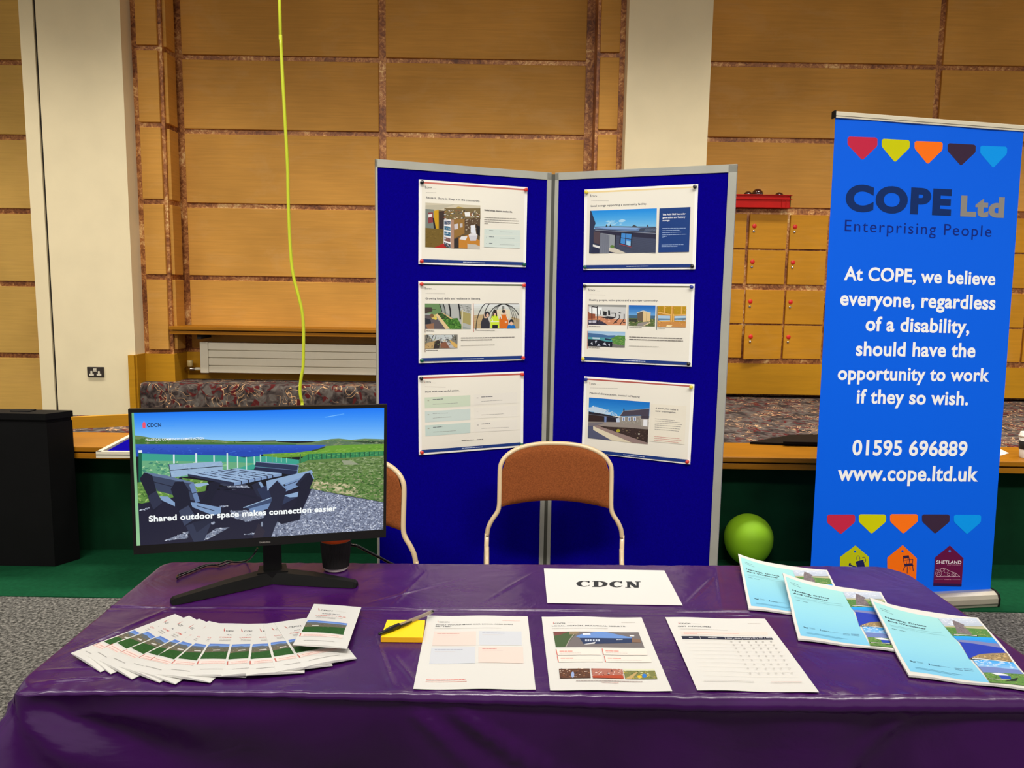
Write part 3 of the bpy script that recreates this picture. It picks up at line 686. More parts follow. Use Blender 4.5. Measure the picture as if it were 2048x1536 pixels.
# 'local action' sheet
cv = Canvas(.21, .297, [(122,606), (1187,620), (1505,1403), (218,1400)], cell=.012); cv.k = 5
logo(cv, 248, 686, 20, wd=112); cv.greek((400, 676), (465, 678), 4, (205,200,196)); cv.greek((975, 675), (1120, 677), 5, (180,172,168))
cv.text('LOCAL ACTION. PRACTICAL RESULTS.', (235, 712), (1022, 717), (52,54,66), .015, .8); cv.greek((240, 736), (830, 738), 7, (186,180,176))
ph = [(247,768), (1155,775), (1218,938), (275,932)]
cv.poly(ph, (112,106,108)); cv.poly([(247,768), (520,770), (440,850), (370,932), (275,932)], (70,92,58)); cv.poly([(247,768), (420,769), (330,800), (262,812)], (120,70,66)); cv.poly([(420,769), (540,770), (500,800), (420,800)], (140,122,96))
cv.line([(470,800), (420,860), (385,930)], 9, (160,152,144)); cv.poly([(490,822), (545,800), (720,772), (820,775), (1085,830), (1085,838), (530,838)], (104,142,206)); cv.poly([(560,790), (640,788), (650,806), (565,808)], (214,222,236))
cv.poly([(530,838), (1085,838), (1085,885), (575,905)], (40,56,92)); cv.poly([(575,905), (700,880), (690,900), (600,908)], (206,206,210))
for x in (590, 615, 640, 672, 700, 728): cv.poly([(x, 855), (x+18, 855), (x+18, 874), (x, 874)], (196,206,222))
cv.text('skool', (922, 858), (988, 856), (230,236,244), .02); cv.poly([(1085,840), (1170,850), (1180,885), (1085,880)], (128,100,84)); cv.poly([(1060,808), (1110,810), (1110,822), (1062,820)], (226,226,230))
for x, y, w_ in ((275, 955, 470), (767, 953, 470), (288, 1032, 480), (790, 1032, 490)):
    cv.poly([(x, y), (x+w_, y+3), (x+w_+12, y+65), (x+14, y+65)], (232,222,214)); cv.poly([(x, y), (x+8, y), (x+22, y+65), (x+14, y+65)], (206,96,86))
    cv.greek((x+40, y+28), (x+180, y+29), 12, (220,140,130)); cv.greek((x+45, y+46), (x+(270 if y < 1000 else 400), y+47), 6, (196,188,184))
for i, (qd, c0) in enumerate((([(310,1172), (638,1172), (650,1276), (322,1276)], (92,60,44)), ([(653,1172), (985,1172), (1000,1277), (672,1277)], (170,110,96)), ([(995,1172), (1320,1172), (1352,1278), (1015,1278)], (120,124,72)))):
    cv.poly(qd, c0); cv.specks(qd, 60, [[(150,110,80), (60,40,36), (214,196,180), (130,80,50)], [(226,206,200), (90,50,50), (190,120,90), (240,236,230)], [(196,196,150), (60,80,40), (214,180,60), (150,150,110)]][i], 14)
cv.ell(458, 1240, 16, 34, (150,170,214)); cv.poly([(672,1277), (1000,1277), (985,1240), (668,1255)], (176,74,48)); cv.ell(1215, 1245, 22, 22, (50,120,206)); cv.ell(1165, 1255, 24, 14, (226,186,40)); cv.poly([(1015,1278), (1130,1205), (1150,1205), (1080,1278)], (190,160,104))
cv.poly([(995,1172), (1320,1172), (1325,1190), (998,1190)], (214,216,190))
cv.greek((495, 1310), (1195, 1312), 8, (150,130,128)); cv.greek((765, 1328), (945, 1328), 6, (214,140,134))
o = sheet('results_sheet', cv, plane_fn(*flat_frame(.177, 1.396, ZT+.0006, .013), wob(40, 18, 2.5)), M['paper'], nu=30, nv=30)
tag(o, 'white sheet printed with a wide photo of a blue-roofed building and three small photos', 'sheet')
# 'get involved' form
cv = Canvas(.21, .297, [(64,163), (1268,182), (1918,1064), (450,1045)], cell=.012); cv.k = 5
logo(cv, 225, 250, 24, wd=128); cv.greek((395, 246), (500, 250), 5, (205,200,196)); cv.greek((1060, 240), (1212, 243), 6, (188,180,176))
cv.text('GET INVOLVED', (220, 284), (622, 287), (52,54,66), .015, .75); cv.greek((240, 312), (820, 318), 7, (190,184,178))
cv.poly([(248,340), (1298,346), (1302,384), (262,378)], (238,212,204)); cv.greek((285, 358), (950, 362), 6, (206,160,152)); cv.greek((290, 370), (450, 372), 6, (206,160,152))
cv.poly([(258,397), (1345,406), (1368,440), (275,434)], (34,38,58))
for x in (484, 788, 884, 988, 1100, 1170, 1262): cv.line([(x-6, 402), (x+10, 437)], 3, (220,220,224))
for x0, x1 in ((350, 395), (580, 690), (808, 872), (900, 978), (1008, 1090), (1118, 1158), (1192, 1240), (1282, 1348)): cv.greek((x0, 421), (x1, 422), 8, (214,214,220))
for r in range(9):
    for c, x in enumerate((862, 962, 1072, 1160, 1242, 1340)):
        xx, yy = x+r*28.5+(r*.6*c), 463+r*(40+r*.98)+c*.8
        cv.line([(xx-11, yy-5), (xx+7, yy-5), (xx+11, yy+5), (xx-7, yy+5), (xx-11, yy-5)], 2.6, (160,156,150))
for r in range(10): cv.line([(285+r*27, 450+r*(40+r*.9)), (1375+r*33, 454+r*(40+r*.95))], 1.6, (228,222,212))
cv.greek((530, 948), (1135, 955), 6, (176,172,168)); cv.greek((1340, 958), (1712, 962), 6, (206,160,152))
o = sheet('signup_form', cv, plane_fn(*flat_frame(.435, 1.403, ZT+.0006, -.009), wob(42, 22, 4)), M['paper'], nu=30, nv=30)
tag(o, 'white sign-up form with a dark table heading and rows of tick boxes', 'form')
# ------------------------------------------------------------------ note pad and pen
t = tag(MB().prism([(-.2465, 1.4195, .7336), (-.1655, 1.4205, .7336), (-.1695, 1.499, .7336), (-.2470, 1.498, .7336)], (0, 0, .010)).build('sticky_note_pad', [M['yellow'], M['yellow2']]), 'thick yellow sticky note pad under the black-capped pen', 'note pad')
for p in t.data.polygons:
    if abs(p.normal.z) < .5: p.material_index = 1
A, B = V((-.2515, 1.421, .7395)), V((-.1575, 1.532, .7475)); A.z = .7485; B.z = .7478
ax = (B-A).normalized(); L = (B-A).length
t = thing('ballpoint_pen', 'clear ballpoint pen with a black cap lying across the yellow note pad', 'pen', A)
MB().lathe([(.0038, L*.30), (.0038, L*.985), (.0030, L*.99)], A, ax, 6, smooth=False).build('barrel', M['clear'], t)
MB().lathe([(.0014, L*.28), (.0014, L*.95)], A, ax, 10).build('ink_tube', mat('ink_tube', (120,84,66), .4), t)
MB().lathe([(.0001, L*.955), (.0034, L*.957), (.0036, L*1.0), (.003, L*1.004), (.0001, L*1.005)], A, ax, 14).build('end_plug', M['penblack'], t)
k = MB(); k.lathe([(.0001, 0), (.0028, .002), (.0034, L*.10), (.0050, L*.16), (.0056, L*.20), (.0056, L*.365), (.0044, L*.37), (.0001, L*.371)], A, ax, 16)
sd = ax.cross(V((0, 0, 1))).normalized()*.006
k.prism([A+ax*L*.36+sd+V((0,0,.001)), A+ax*L*.22+sd, A+ax*L*.22+sd*.6, A+ax*L*.36+sd*.6], (0, 0, .003)); k.prism([A+ax*L*.56+sd*1.25, A+ax*L*.36+sd*1.35, A+ax*L*.34+sd*.7, A+ax*L*.55+sd*.9], (0, 0, .0026))
k.build('cap', M['penblack'], t)
# ------------------------------------------------------------------ leaflets in a fan
cv = Canvas(.099, .21, [(950,104), (1403,96), (1183,512), (668,492)], eps=2e-5, cell=.006); cv.k = 6
logo(cv, 980, 163, 20, wd=112); cv.greek((1142, 160), (1238, 163), 5, (205,200,196))
cv.text('AALD SKUL', (1000, 192), (1182, 192), (90,92,104), .015, .8); cv.text('COMMUNITY HUB', (938, 211), (1225, 212), (206,100,92), .015, .8)
cv.greek((945, 224), (1190, 226), 6, (170,168,166)); cv.greek((940, 233), (1120, 235), 6, (176,172,170))
cv.grad([(862,256), (1236,266), (1222,284), (842,276)], (84,118,196), (122,160,222), 3)
cv.poly([(842,276), (1222,284), (1204,312), (812,322)], (104,100,86)); cv.poly([(812,322), (1000,316), (1204,312), (1168,382), (778,370)], (42,86,38)); cv.poly([(842,276), (930,274), (1010,290), (1222,288), (1216,296), (836,290)], (96,104,112))
cv.specks([(842,284), (1222,292), (1204,316), (816,322)], 46, [(124,116,98), (92,86,72), (136,128,112), (122,112,70)], 9); cv.specks([(812,324), (1204,316), (1168,380), (780,368)], 60, [(38,80,34), (48,92,42), (52,98,46)], 12); cv.poly([(885,304), (945,302), (950,309), (888,311)], (206,204,200))
cv.poly([(762,384), (1165,390), (1150,420), (745,412)], (234,216,210)); cv.poly([(762,384), (772,384), (757,412), (746,412)], (190,104,96)); cv.greek((790, 398), (1120, 404), 6, (214,166,158)); cv.greek((785, 409), (1000, 413), 5, (216,172,164))
cv.greek((775, 456), (1065, 464), 5, (170,168,166))
def leaf_fn(x, y, h):
    u, v = x/.099+.5, y/.21+.5
    if h < 0: return V((x, y, .0004+.0068*(1-u)))
    return V((x, y, .0012+.0068*(1-u)+.0034*math.sin(PI*min(1, max(0, u)))**.8*(.25+.75*(1-v)**1.5)+h))
leaf = sheet('folded_leaflet', cv, leaf_fn, M['paper'], nu=18, nv=30)
LB = [(-.800,1.342), (-.775,1.340), (-.735,1.315), (-.689,1.292), (-.662,1.282), (-.610,1.267), (-.556,1.265), (-.496,1.261), (-.455,1.264), (-.406,1.276), (-.364,1.296)]
LT = [(-.689,1.512), (-.657,1.503), (-.630,1.490), (-.605,1.482), (-.593,1.475), (-.585,1.471), (-.577,1.469), (-.546,1.468), (-.510,1.469), (-.492,1.472), (-.470,1.475)]
ORD = ['first', 'second', 'third', 'fourth', 'fifth', 'sixth', 'seventh', 'eighth', 'ninth', 'tenth', 'eleventh']
for i, (b, tt) in enumerate(zip(LB, LT)):
    o = leaf if i == 0 else leaf.copy()
    if i: COL.objects.link(o)
    b, tt = V(b), V(tt); d = (tt-b).normalized(); c = (b+tt)/2+V((d.y, -d.x))*.0495
    o.location = (c.x, c.y, ZT+.0002*i); o.rotation_euler = (0, 0, math.atan2(-d.x, d.y))
    lab = f'white folded leaflet with a field photo, {ORD[i]} of the fan counting from its bottom leaflet'
    if i == 0: lab = 'bottom leaflet of the white fan, at the end nearest the table corner'
    if i == 10: lab = 'uppermost leaflet of the fan itself, partly under the loose leaflet'
    tag(o, lab, 'leaflet', 'folded leaflets with a field photo')
o = leaf.copy(); COL.objects.link(o); o.location = (-.3545, 1.455, ZT+.0125); o.rotation_euler = (-.05, .02, math.radians(4))
tag(o, 'loose white leaflet with whole field photo lying on top of the fan', 'leaflet', 'folded leaflets with a field photo')
# ------------------------------------------------------------------ stapled booklets
cv = Canvas(.21, .297, [(258,118), (1508,318), (2110,1150), (640,1022)], eps=2.5e-5, cell=.009); cv.k = 6
cv.grad([(302,158), (1078,316), (1604,1090), (668,972)], (160,216,216), (124,196,232), 22)
cv.greek((382, 228), (500, 254), 6, (70,100,110)); cv.greek((395, 247), (540, 288), 6, (70,100,110))
cv.text('Nesting, Girlsta', (428, 338), (935, 420), (16,34,48), .036, .86); cv.text('And Wadbister', (447, 376), (930, 452), (16,34,48), .036, .86)
cv.line([(470, 418), (1105, 496)], 2.5, (96,150,160)); cv.greek((480, 432), (790, 476), 4, (110,160,170)); cv.line([(800, 478), (1130, 528)], 2.2, (110,165,172)); cv.greek((492, 464), (560, 476), 6, (50,80,92)); cv.greek((590, 480), (668, 494), 6, (50,80,92))
cv.poly([(672,822), (700,828), (720,838), (690,836)], (24,44,66)); cv.poly([(720,838), (748,836), (752,848), (715,850)], (24,44,66)); cv.line([(680, 826), (745, 850)], 5, (24,44,66)); cv.greek((765, 838), (845, 852), 4, (96,140,160)); cv.greek((770, 852), (850, 866), 4, (96,140,160))
cv.poly([(918,850), (912,868), (932,884), (930,872)], (28,60,110)); cv.text('CDCN', (945, 884), (1060, 892), (24,44,74), .02, .8); cv.greek((1065, 888), (1170, 900), 4, (110,150,170))
cv.greek((1225, 905), (1310, 915), 6, (90,130,160)); cv.greek((1230, 922), (1315, 934), 6, (90,130,160)); cv.greek((1328, 912), (1430, 922), 7, (80,116,150)); cv.greek((1335, 930), (1435, 944), 6, (90,130,160))
cv.line([(735, 918), (1305, 992)], 3, (90,150,176)); cv.line([(740, 934), (1225, 998)], 3, (90,150,176))
# three photographs down the outer side
cv.grad([(1078,316), (1490,322), (1560,420), (1140,418)], (200,210,226), (176,188,204), 4); cv.specks([(1085,322), (1490,326), (1545,410), (1140,405)], 60, [(208,216,230), (182,192,212), (216,222,234)], 26, .25)
cv.poly([(1140,418), (1560,425), (1590,460), (1160,440)], (178,176,140)); cv.poly([(1150,432), (1590,458), (1655,562), (1228,545)], (82,130,62)); cv.specks([(1170,445), (1590,465), (1645,555), (1225,538)], 110, [(96,144,68), (70,116,54), (130,150,84), (150,160,110)], 14)
cv.poly([(1238,345), (1280,362), (1365,405), (1352,432), (1400,470), (1440,530), (1275,512), (1268,455), (1246,400)], (122,112,116)); cv.specks([(1240,350), (1360,408), (1440,528), (1280,508)], 50, [(98,90,94), (146,136,138), (110,100,106)], 12)
cv.line([(1232, 524), (1500, 543)], 14, (30,34,30)); cv.line([(1240, 524), (1490, 542)], 6, (240,240,236))
cv.grad([(1228,545), (1655,562), (1720,655), (1290,612)], (30,164,238), (60,130,220), 4); cv.poly([(1280,590), (1700,634), (1745,690), (1320,640)], (120,126,176)); cv.poly([(1296,614), (1560,655), (1740,680), (1790,740), (1590,745), (1400,800)], (34,60,176))
cv.poly([(1400,790), (1500,752), (1640,738), (1790,730), (1850,828), (1410,800)], (150,128,92)); cv.specks([(1420,785), (1640,745), (1780,740), (1840,820)], 60, [(176,150,104), (120,104,80), (196,170,120)], 18); cv.line([(1412, 792), (1830, 828)], 16, (40,34,34)); cv.line([(1425, 793), (1820, 827)], 7, (236,236,230))
cv.grad([(1432,806), (1855,832), (1915,915), (1488,890)], (60,160,236), (150,190,232), 4); cv.specks([(1450,812), (1850,836), (1900,905), (1490,880)], 40, [(170,204,240), (110,176,238), (186,212,240)], 30, .25)
cv.poly([(1488,890), (1915,915), (1960,970), (1540,965)], (110,130,190)); cv.poly([(1540,965), (1700,968), (1960,965), (2060,1075), (1985,1108), (1606,1095)], (96,140,70)); cv.specks([(1545,968), (1960,972), (2040,1075), (1615,1090)], 160, [(112,150,74), (82,124,58), (140,156,84), (72,108,54)], 18)
cv.poly([(1700,1000), (1820,1000), (1832,1040), (1730,1040)], (40,70,176)); cv.poly([(1620,975), (1700,968), (1800,985), (1800,998), (1700,1000)], (222,226,236)); cv.poly([(1832,1040), (1900,1010), (1880,1060), (1760,1075)], (34,48,40)); cv.line([(1590, 1045), (1830, 1056)], 12, (30,30,30)); cv.line([(1600, 1046), (1820, 1055)], 5, (236,236,230))
def book_fn(lift):
    def f(x, y, h):
        u, v = x/.21+.5, y/.297+.5
        if h < 0: h = -.0038
        s = max(0, 1-u/.62)**1.6*max(0, (v-.12)/.88)**1.7
        r = min(1, max(0, (v-.25)/.35)); r = r*r*(3-2*r)
        return V((x-.004*s, y, .0042+.021*s+lift*r+.0012*math.sin(u*9+v*3)*v+.0010*(1+math.sin(u*11))*(1-v)+h))
    return f
for (bx, by), ang, lift, lab in (((.723, 1.312), 12.5, .006, 'pale blue booklet with photo strip, uppermost of the three and fully visible'),
                                 ((.575, 1.452), 14.0, .006, 'pale blue booklet lying between the other two, one corner covered'),
                                 ((.520, 1.595), 12.5, 0, 'pale blue booklet farthest back, underneath and nearest the green balloon')):
    a = math.radians(ang); ey = V((math.sin(a), math.cos(a))); ex = V((ey.y, -ey.x)); c = V((bx, by))+ex*.105+ey*.1485
    o = sheet('stapled_booklet', cv, book_fn(lift), M['paper'], nu=26, nv=36)
    o.location = (c.x, c.y, ZT+.0002); o.rotation_euler = (0, 0, -a)
    tag(o, lab, 'booklet', 'pale blue stapled booklets')
# ================================================================== DISPLAY BOARD AND POSTERS
HX = V((.144, 3.004, 0)); BT = 1.854
def board_axes(yaw): return V((math.cos(yaw), math.sin(yaw), 0)), V((math.sin(yaw), -math.cos(yaw), 0))   # along, towards the viewer
EL, NL = board_axes(.3916); ER, NR = board_axes(-.4199)
def barbox(mb, o, e, n, u0, u1, z0, z1, d0, d1, m=0):
    """box on a board: u along, z up, d in front of its face"""
    mb.prism([o+e*u0+n*d0+V((0,0,z0)), o+e*u1+n*d0+V((0,0,z0)), o+e*u1+n*d0+V((0,0,z1)), o+e*u0+n*d0+V((0,0,z1))], n*(d1-d0), m)
t = thing('display_board', 'tall two-panel folding display board in blue felt with grey frame, behind the chairs', 'display board', (.14, 2.9, 0))
PL, PR = V((-.150, 2.881, 0)), V((.455, 2.864, 0))
uL0, uL1 = (V((-.485, 2.742, 0))-PL).dot(EL), (V((.136, 3.000, 0))-PL).dot(EL)
uR0, uR1 = (V((.152, 2.998, 0))-PR).dot(ER), (V((.764, 2.727, 0))-PR).dot(ER)
for o, e, n, u0, u1, wl, wr in ((PL, EL, NL, uL0, uL1, .006, .018), (PR, ER, NR, uR0, uR1, .014, .028)):
    mb = MB(); barbox(mb, o, e, n, u0+wl*.8, u1-wr*.8, .03, BT-.022, -.010, 0.0); f = mb.build('felt_panel', M['blue'], t)
    for nm, a in (('top_rail', (u0, u1, BT-.027, BT)), ('bottom_rail', (u0, u1, .012, .04)), ('side_rail', (u0, u0+wl, .012, BT-.002)), ('side_rail', (u1-wr, u1, .012, BT-.002))):
        mb = MB(); barbox(mb, o, e, n, *a, -.012, .004); mb.build(nm, M['alu'], f)
    for uu in (u0+.05, u1-.05): mb = MB(); mb.lathe([(.014, 0), (.014, .014)], o+e*uu-n*.004, n=12); mb.build('foot', M['black'], t)
MB().box((HX.x-.016, HX.y-.006, .03), (HX.x+.016, HX.y+.004, BT-.006)).build('hinge_strip', M['aludark'], t)
PW, PH = .42, .297
CREAM, WHITE = (238,234,222), (248,247,244)
def poster(side, u, z, rot, quad, seed):
    cv = Canvas(PW, PH, quad, eps=3e-5, seed=seed, cell=.018); cv.k = 6
    cv._put([(-PW/2+.011, PH/2-.013), (PW/2-.011, PH/2-.013), (PW/2-.011, -PH/2+.010), (-PW/2+.011, -PH/2+.010)], CREAM)
    o, e, n = (PL, EL, NL) if side == 'L' else (PR, ER, NR)
    up = V((0, 0, 1)); ex = e*math.cos(rot)+up*math.sin(rot); ey = up*math.cos(rot)-e*math.sin(rot); c = o+e*u+up*z+n*.0045
    f = plane_fn(c, ex, ey, lambda x, y: .0022*(1-(abs(x)/.21)**2)*(1-(abs(y)/.1485)**2)*(1+.6*math.sin(x*17+seed))+.0015*abs(math.sin(y*16+seed))*(1-(abs(x)/.21)**4))
    return cv, f
def header(cv, x, y, wd, glen, gy, col=INK):
    cv.line([(x-16, y-34), (x-12, y+3)], 7, col); cv.text('CDCN', (x, y), (x+wd, y+1), INK, .025); cv.greek((x+wd+12, y+1), (x+wd+65, y+5), 4, (200,196,186))
    cv.greek((x-8, gy), (x-8+glen, gy+glen*.02), 6, (176,170,160))
def pin_set(f, cols, desc):
    for (sx, sy, nm), c in zip(((-1, 1, 'top hinge-side' if 0 else 'upper left'), (1, 1, 'upper right'), (-1, -1, 'lower left'), (1, -1, 'lower right')), cols):
        if c is None: continue
        p = f(sx*(PW/2-.0095), sy*(PH/2-.0105), .0002); q = f(sx*(PW/2-.0095), sy*(PH/2-.0105), .1); ax = (q-p).normalized()
        mb = MB(); mb.lathe([(.0055, 0), (.0058, .002), (.0038, .004), (.0036, .008), (.0066, .0105), (.0068, .0125), (.0050, .0145), (.0001, .0150)], p, ax, 16)
        tag(mb.build('push_pin', M['pin'][c]), f'{c} push pin in the {nm} corner of the {desc}', 'push pin', 'push pins holding the posters')
def footer(cv, q, tx0, tx1):
    cv.poly(q, (26,56,128)); cv.greek(tx0, tx1, 11, (206,214,236))
def hang(cv, f, label, pins, desc):
    tag(sheet('poster', cv, f, M['paper'], nu=32, nv=24, body=WHITE), label, 'poster', 'posters on the display board'); pin_set(f, pins, desc)
# -- reuse poster
cv, f = poster('L', 0, 1.646, -.003, [(253,190), (1785,300), (1752,1435), (250,1390)], 1)
cv.poly([(290,222), (1772,326), (1772,350), (290,246)], (206,118,106)); header(cv, 360, 318, 75, 145, 378)
cv.text('Reuse it. Share it. Keep it in the community.', (355, 462), (1108, 512), (52,54,66), .014, .88)
q4 = [(345,522), (1112,590), (1103,1182), (343,1152)]
cv.poly(q4, (104,86,60)); cv.poly([(345,522), (1112,562), (1112,640), (640,640), (345,610)], (206,198,176)); cv.poly([(500,560), (700,545), (560,620), (470,640)], (236,232,216)); cv.poly([(345,560), (760,548), (500,640), (345,600)], (190,184,164)); cv.poly([(800,575), (900,600), (860,640), (720,640)], (186,160,90))
cv.poly([(345,610), (460,620), (470,900), (345,890)], (120,130,124)); cv.poly([(380,665), (450,660), (455,800), (385,820)], (136,60,66)); cv.poly([(385,690), (440,680), (440,720), (388,735)], (226,226,226)); cv.poly([(460,640), (530,620), (530,930), (470,940)], (204,160,30)); cv.poly([(445,740), (465,740), (500,930), (470,940)], (40,36,40))
cv.poly([(530,650), (610,640), (612,1000), (545,980)], (62,48,44)); cv.poly([(610,600), (1112,600), (1112,760), (610,780)], (120,104,70)); cv.specks([(610,620), (1100,640), (1100,760), (610,760)], 120, [(230,220,190), (70,56,50), (170,130,50), (226,226,226), (60,70,80), (160,90,60)], 18)
cv.poly([(890,660), (960,655), (970,720), (900,720)], (238,238,236)); cv.poly([(343,880), (600,900), (600,1160), (343,1152)], (116,94,40)); cv.poly([(470,1158), (600,1095), (640,1165)], (178,40,34)); cv.specks([(345,900), (590,920), (590,1090), (345,1140)], 40, [(104,84,34), (134,108,50)], 20)
cv.poly([(603,765), (700,760), (705,1168), (600,1100)], (236,236,240)); cv.poly([(700,765), (742,765), (745,1170), (700,1168)], (176,140,120))
for i in range(5): y = 775+i*76; cv.poly([(608, y), (695, y+8+i*6), (695, y+62+i*6), (608, y+56)], [(86,96,120), (70,120,150), (56,110,146), (130,90,86), (60,66,80)][i]); cv.specks([(610, y+4), (692, y+12+i*6), (692, y+58+i*6), (610, y+50)], 14, [(190,210,226), (46,60,90), (210,200,190)], 14)
cv.poly([(742,765), (890,750), (890,960), (745,1030)], (150,112,56)); cv.poly([(745,830), (800,820), (800,895), (748,905)], (206,200,206)); cv.poly([(825,820), (862,815), (862,870), (828,876)], (196,190,190))
cv.poly([(890,750), (1105,740), (1105,900), (890,930)], (92,72,54)); cv.specks([(895,755), (1100,745), (1100,890), (895,920)], 60, [(214,206,190), (120,96,70), (60,46,40), (180,170,150)], 15)
cv.poly([(810,1020), (960,970), (1105,1060), (1103,1182), (810,1165)], (196,132,50)); cv.poly([(930,1060), (1103,1140), (1103,1182), (930,1175)], (196,190,180)); cv.poly([(745,1040), (810,1020), (810,1165), (745,1170)], (48,42,44)); cv.poly([(845,1000), (930,1000), (905,1055), (820,1040)], (226,226,230))
cv.ell(1008, 985, 62, 32, (226,226,232)); cv.poly([(946,990), (1070,990), (1050,1062), (970,1062)], (206,206,216)); cv.poly([(975,845), (1035,840), (1050,960), (975,950)], (230,234,244)); cv.poly([(1050,840), (1105,860), (1105,1000), (1060,960)], (34,30,34))
cv.text('Useful things deserve another life.', (1168, 636), (1565, 662), (60,60,70), .02)
for i in range(3): cv.greek((1165, 735+i*30), (1165+(450 if i == 0 else 490), 752+i*32), 9, (150,146,140))
cv.greek((1165, 822), (1220, 824), 9, (150,146,140)); cv.poly([(1165,895), (1675,910), (1668,1165), (1160,1150)], (214,226,220))
for y in (985, 1075): cv.line([(1160, y-6), (1672, y+8)], 3, (240,238,226))
for y, w_ in ((921, 62), (1010, 66), (1100, 48)): cv.greek((1234, y), (1234+w_, y+2), 11, (90,100,110)); cv.greek((1385, y+16), (1385+175+ (y % 3)*15, y+24), 5, (150,160,160)); cv.greek((1190, y+4), (1198, y+4), 8, (150,160,160))
footer(cv, [(285,1320), (1718,1362), (1716,1405), (284,1360)], (870, 1366), (1175, 1376))
hang(cv, f, 'poster headed "Reuse it. Share it." with a photo of a crowded shop interior', ('black', 'red', 'red', 'green'), 'poster about reusing and sharing')
# -- growing poster
cv, f = poster('L', 0, 1.290, .005, [(252,122), (1765,140), (1745,1230), (255,1278)], 2)
cv.poly([(290,155), (1740,165), (1740,190), (290,180)], (96,102,78)); header(cv, 362, 238, 72, 270, 297)
cv.text('Growing food, skills and resilience in Nesting.', (352, 380), (1128, 382), (52,54,66), .014, .88)
A4 = [(343,438), (995,442), (985,797), (343,797)]
cv.poly(A4, (150,160,156)); cv.poly([(343,438), (560,440), (570,560), (500,600), (343,560)], (104,140,92)); cv.poly([(343,490), (440,490), (450,545), (343,580)], (70,60,56)); cv.line([(345,520), (500,520)], 6, (60,50,44))
cv.poly([(600,440), (995,442), (985,790), (880,760), (640,560)], (176,180,178)); cv.poly([(840,540), (985,580), (985,740), (860,700)], (166,156,100)); cv.specks([(840,460), (985,470), (985,560), (840,540)], 30, [(200,206,206), (150,150,146), (130,136,130)], 24)
cv.poly([(343,600), (470,600), (640,797), (343,797)], (96,88,92)); cv.poly([(343,640), (420,660), (430,720), (343,730)], (44,48,58)); cv.poly([(350,735), (470,715), (470,797), (380,797)], (150,110,84)); cv.ell(470, 625, 40, 34, (206,190,110)); cv.ell(440, 610, 30, 26, (120,90,60)); cv.ell(492, 650, 20, 16, (230,206,80))
cv.poly([(490,585), (570,565), (870,760), (870,797), (690,797)], (50,62,40)); cv.poly([(560,660), (800,640), (850,740), (850,797), (690,797)], (62,116,44)); cv.specks([(510,590), (600,580), (690,640), (580,650)], 40, [(60,110,50), (90,140,60), (40,70,36)], 16); cv.specks([(580,660), (800,645), (850,740), (850,790), (690,790)], 160, [(90,150,56), (50,100,36), (120,170,80), (36,76,30)], 18)
cv.poly([(488,590), (520,580), (690,790), (630,797)], (222,196,146)); cv.poly([(860,520), (878,520), (870,797), (852,797)], (206,200,166)); cv.poly([(575,562), (600,568), (735,650), (700,650)], (214,186,130))
for pts in ([(548,440), (570,500), (580,560)], [(600,440), (625,520), (628,590)], [(680,440), (700,540), (700,620)], [(815,440), (832,540), (838,660)]): cv.line(pts, 20 if pts[0][0] > 660 else 12, (34,36,38))
A4 = [(1025,438), (1680,440), (1672,785), (1025,785)]
cv.poly(A4, (206,206,196)); cv.grad([(1030,440), (1680,440), (1676,560), (1028,560)], (226,232,234), (196,200,190), 4); cv.poly([(1030,600), (1200,585), (1200,785), (1025,785)], (190,166,124)); cv.poly([(1560,620), (1675,650), (1672,785), (1560,785)], (176,156,120))
for y in (640, 690, 740): cv.line([(1030, y), (1180, y-20)], 3, (150,126,90))
cv.poly([(1350,520), (1540,520), (1540,640), (1350,640)], (222,214,186)); cv.poly([(1430,470), (1462,470), (1462,520), (1430,520)], (120,124,120))
for r, yy in ((395, 800), (300, 760), (235, 720), (185, 690), (150, 660), (122, 640)):
    cv.line([(1452+r*math.cos(a), max(439, yy-(yy-445)*math.sin(a)*(1.0 if r < 260 else 1.4))) for a in [PI*i/22 for i in range(23)] if 1030 < 1452+r*math.cos(a) < 1674], 11 if r > 200 else 6, (38,40,42))
for cx_, top_, bot, wd_, c in ((1190, 640, 785, 62, (52,52,62)), (1325, 600, 785, 60, (206,230,60)), (1452, 590, 785, 62, (214,110,30))):
    cv.poly([(cx_-wd_*.6, top_), (cx_+wd_*.6, top_), (cx_+wd_*1.05, top_+70), (cx_+wd_, bot), (cx_-wd_, bot), (cx_-wd_*1.05, top_+70)], c); cv.ell(cx_+8, top_-38, 26, 40, (226,186,160))
cv.ell(1218, 588, 36, 44, (44,44,52)); cv.ell(1222, 602, 20, 28, (222,182,156)); cv.ell(1328, 548, 26, 26, (40,36,38)); cv.poly([(1296,560), (1312,560), (1306,620), (1292,610)], (60,42,36)); cv.poly([(1340,560), (1356,560), (1360,610), (1344,620)], (60,42,36)); cv.ell(1450, 545, 24, 22, (56,56,54))
cv.poly([(1290,735), (1368,735), (1362,785), (1290,785)], (34,36,42)); cv.line([(1268,690), (1385,690)], 9, (236,240,226)); cv.line([(1280,640), (1300,690)], 10, (236,240,226)); cv.line([(1410,600), (1420,650)], 12, (226,226,216)); cv.line([(1490,600), (1510,660)], 12, (226,226,216)); cv.ell(1482, 695, 16, 14, (222,182,156))
cv.poly([(1510,740), (1560,725), (1610,745), (1622,785), (1490,785)], (30,110,186)); cv.ell(1560, 690, 32, 34, (40,40,46)); cv.ell(1558, 716, 22, 26, (230,190,166))
for x, y0, y1 in ((343, 797, 845), (1022, 430, 838), (343, 870, 1120)): cv.line([(x, y0), (x, y1)], 7, (110,80,66) if x < 400 else (190,96,80))
cv.greek((362, 824), (470, 826), 8, (90,86,84)); cv.greek((1042, 812), (1325, 815), 8, (90,86,84)); cv.greek((360, 1098), (522, 1096), 8, (90,86,84))
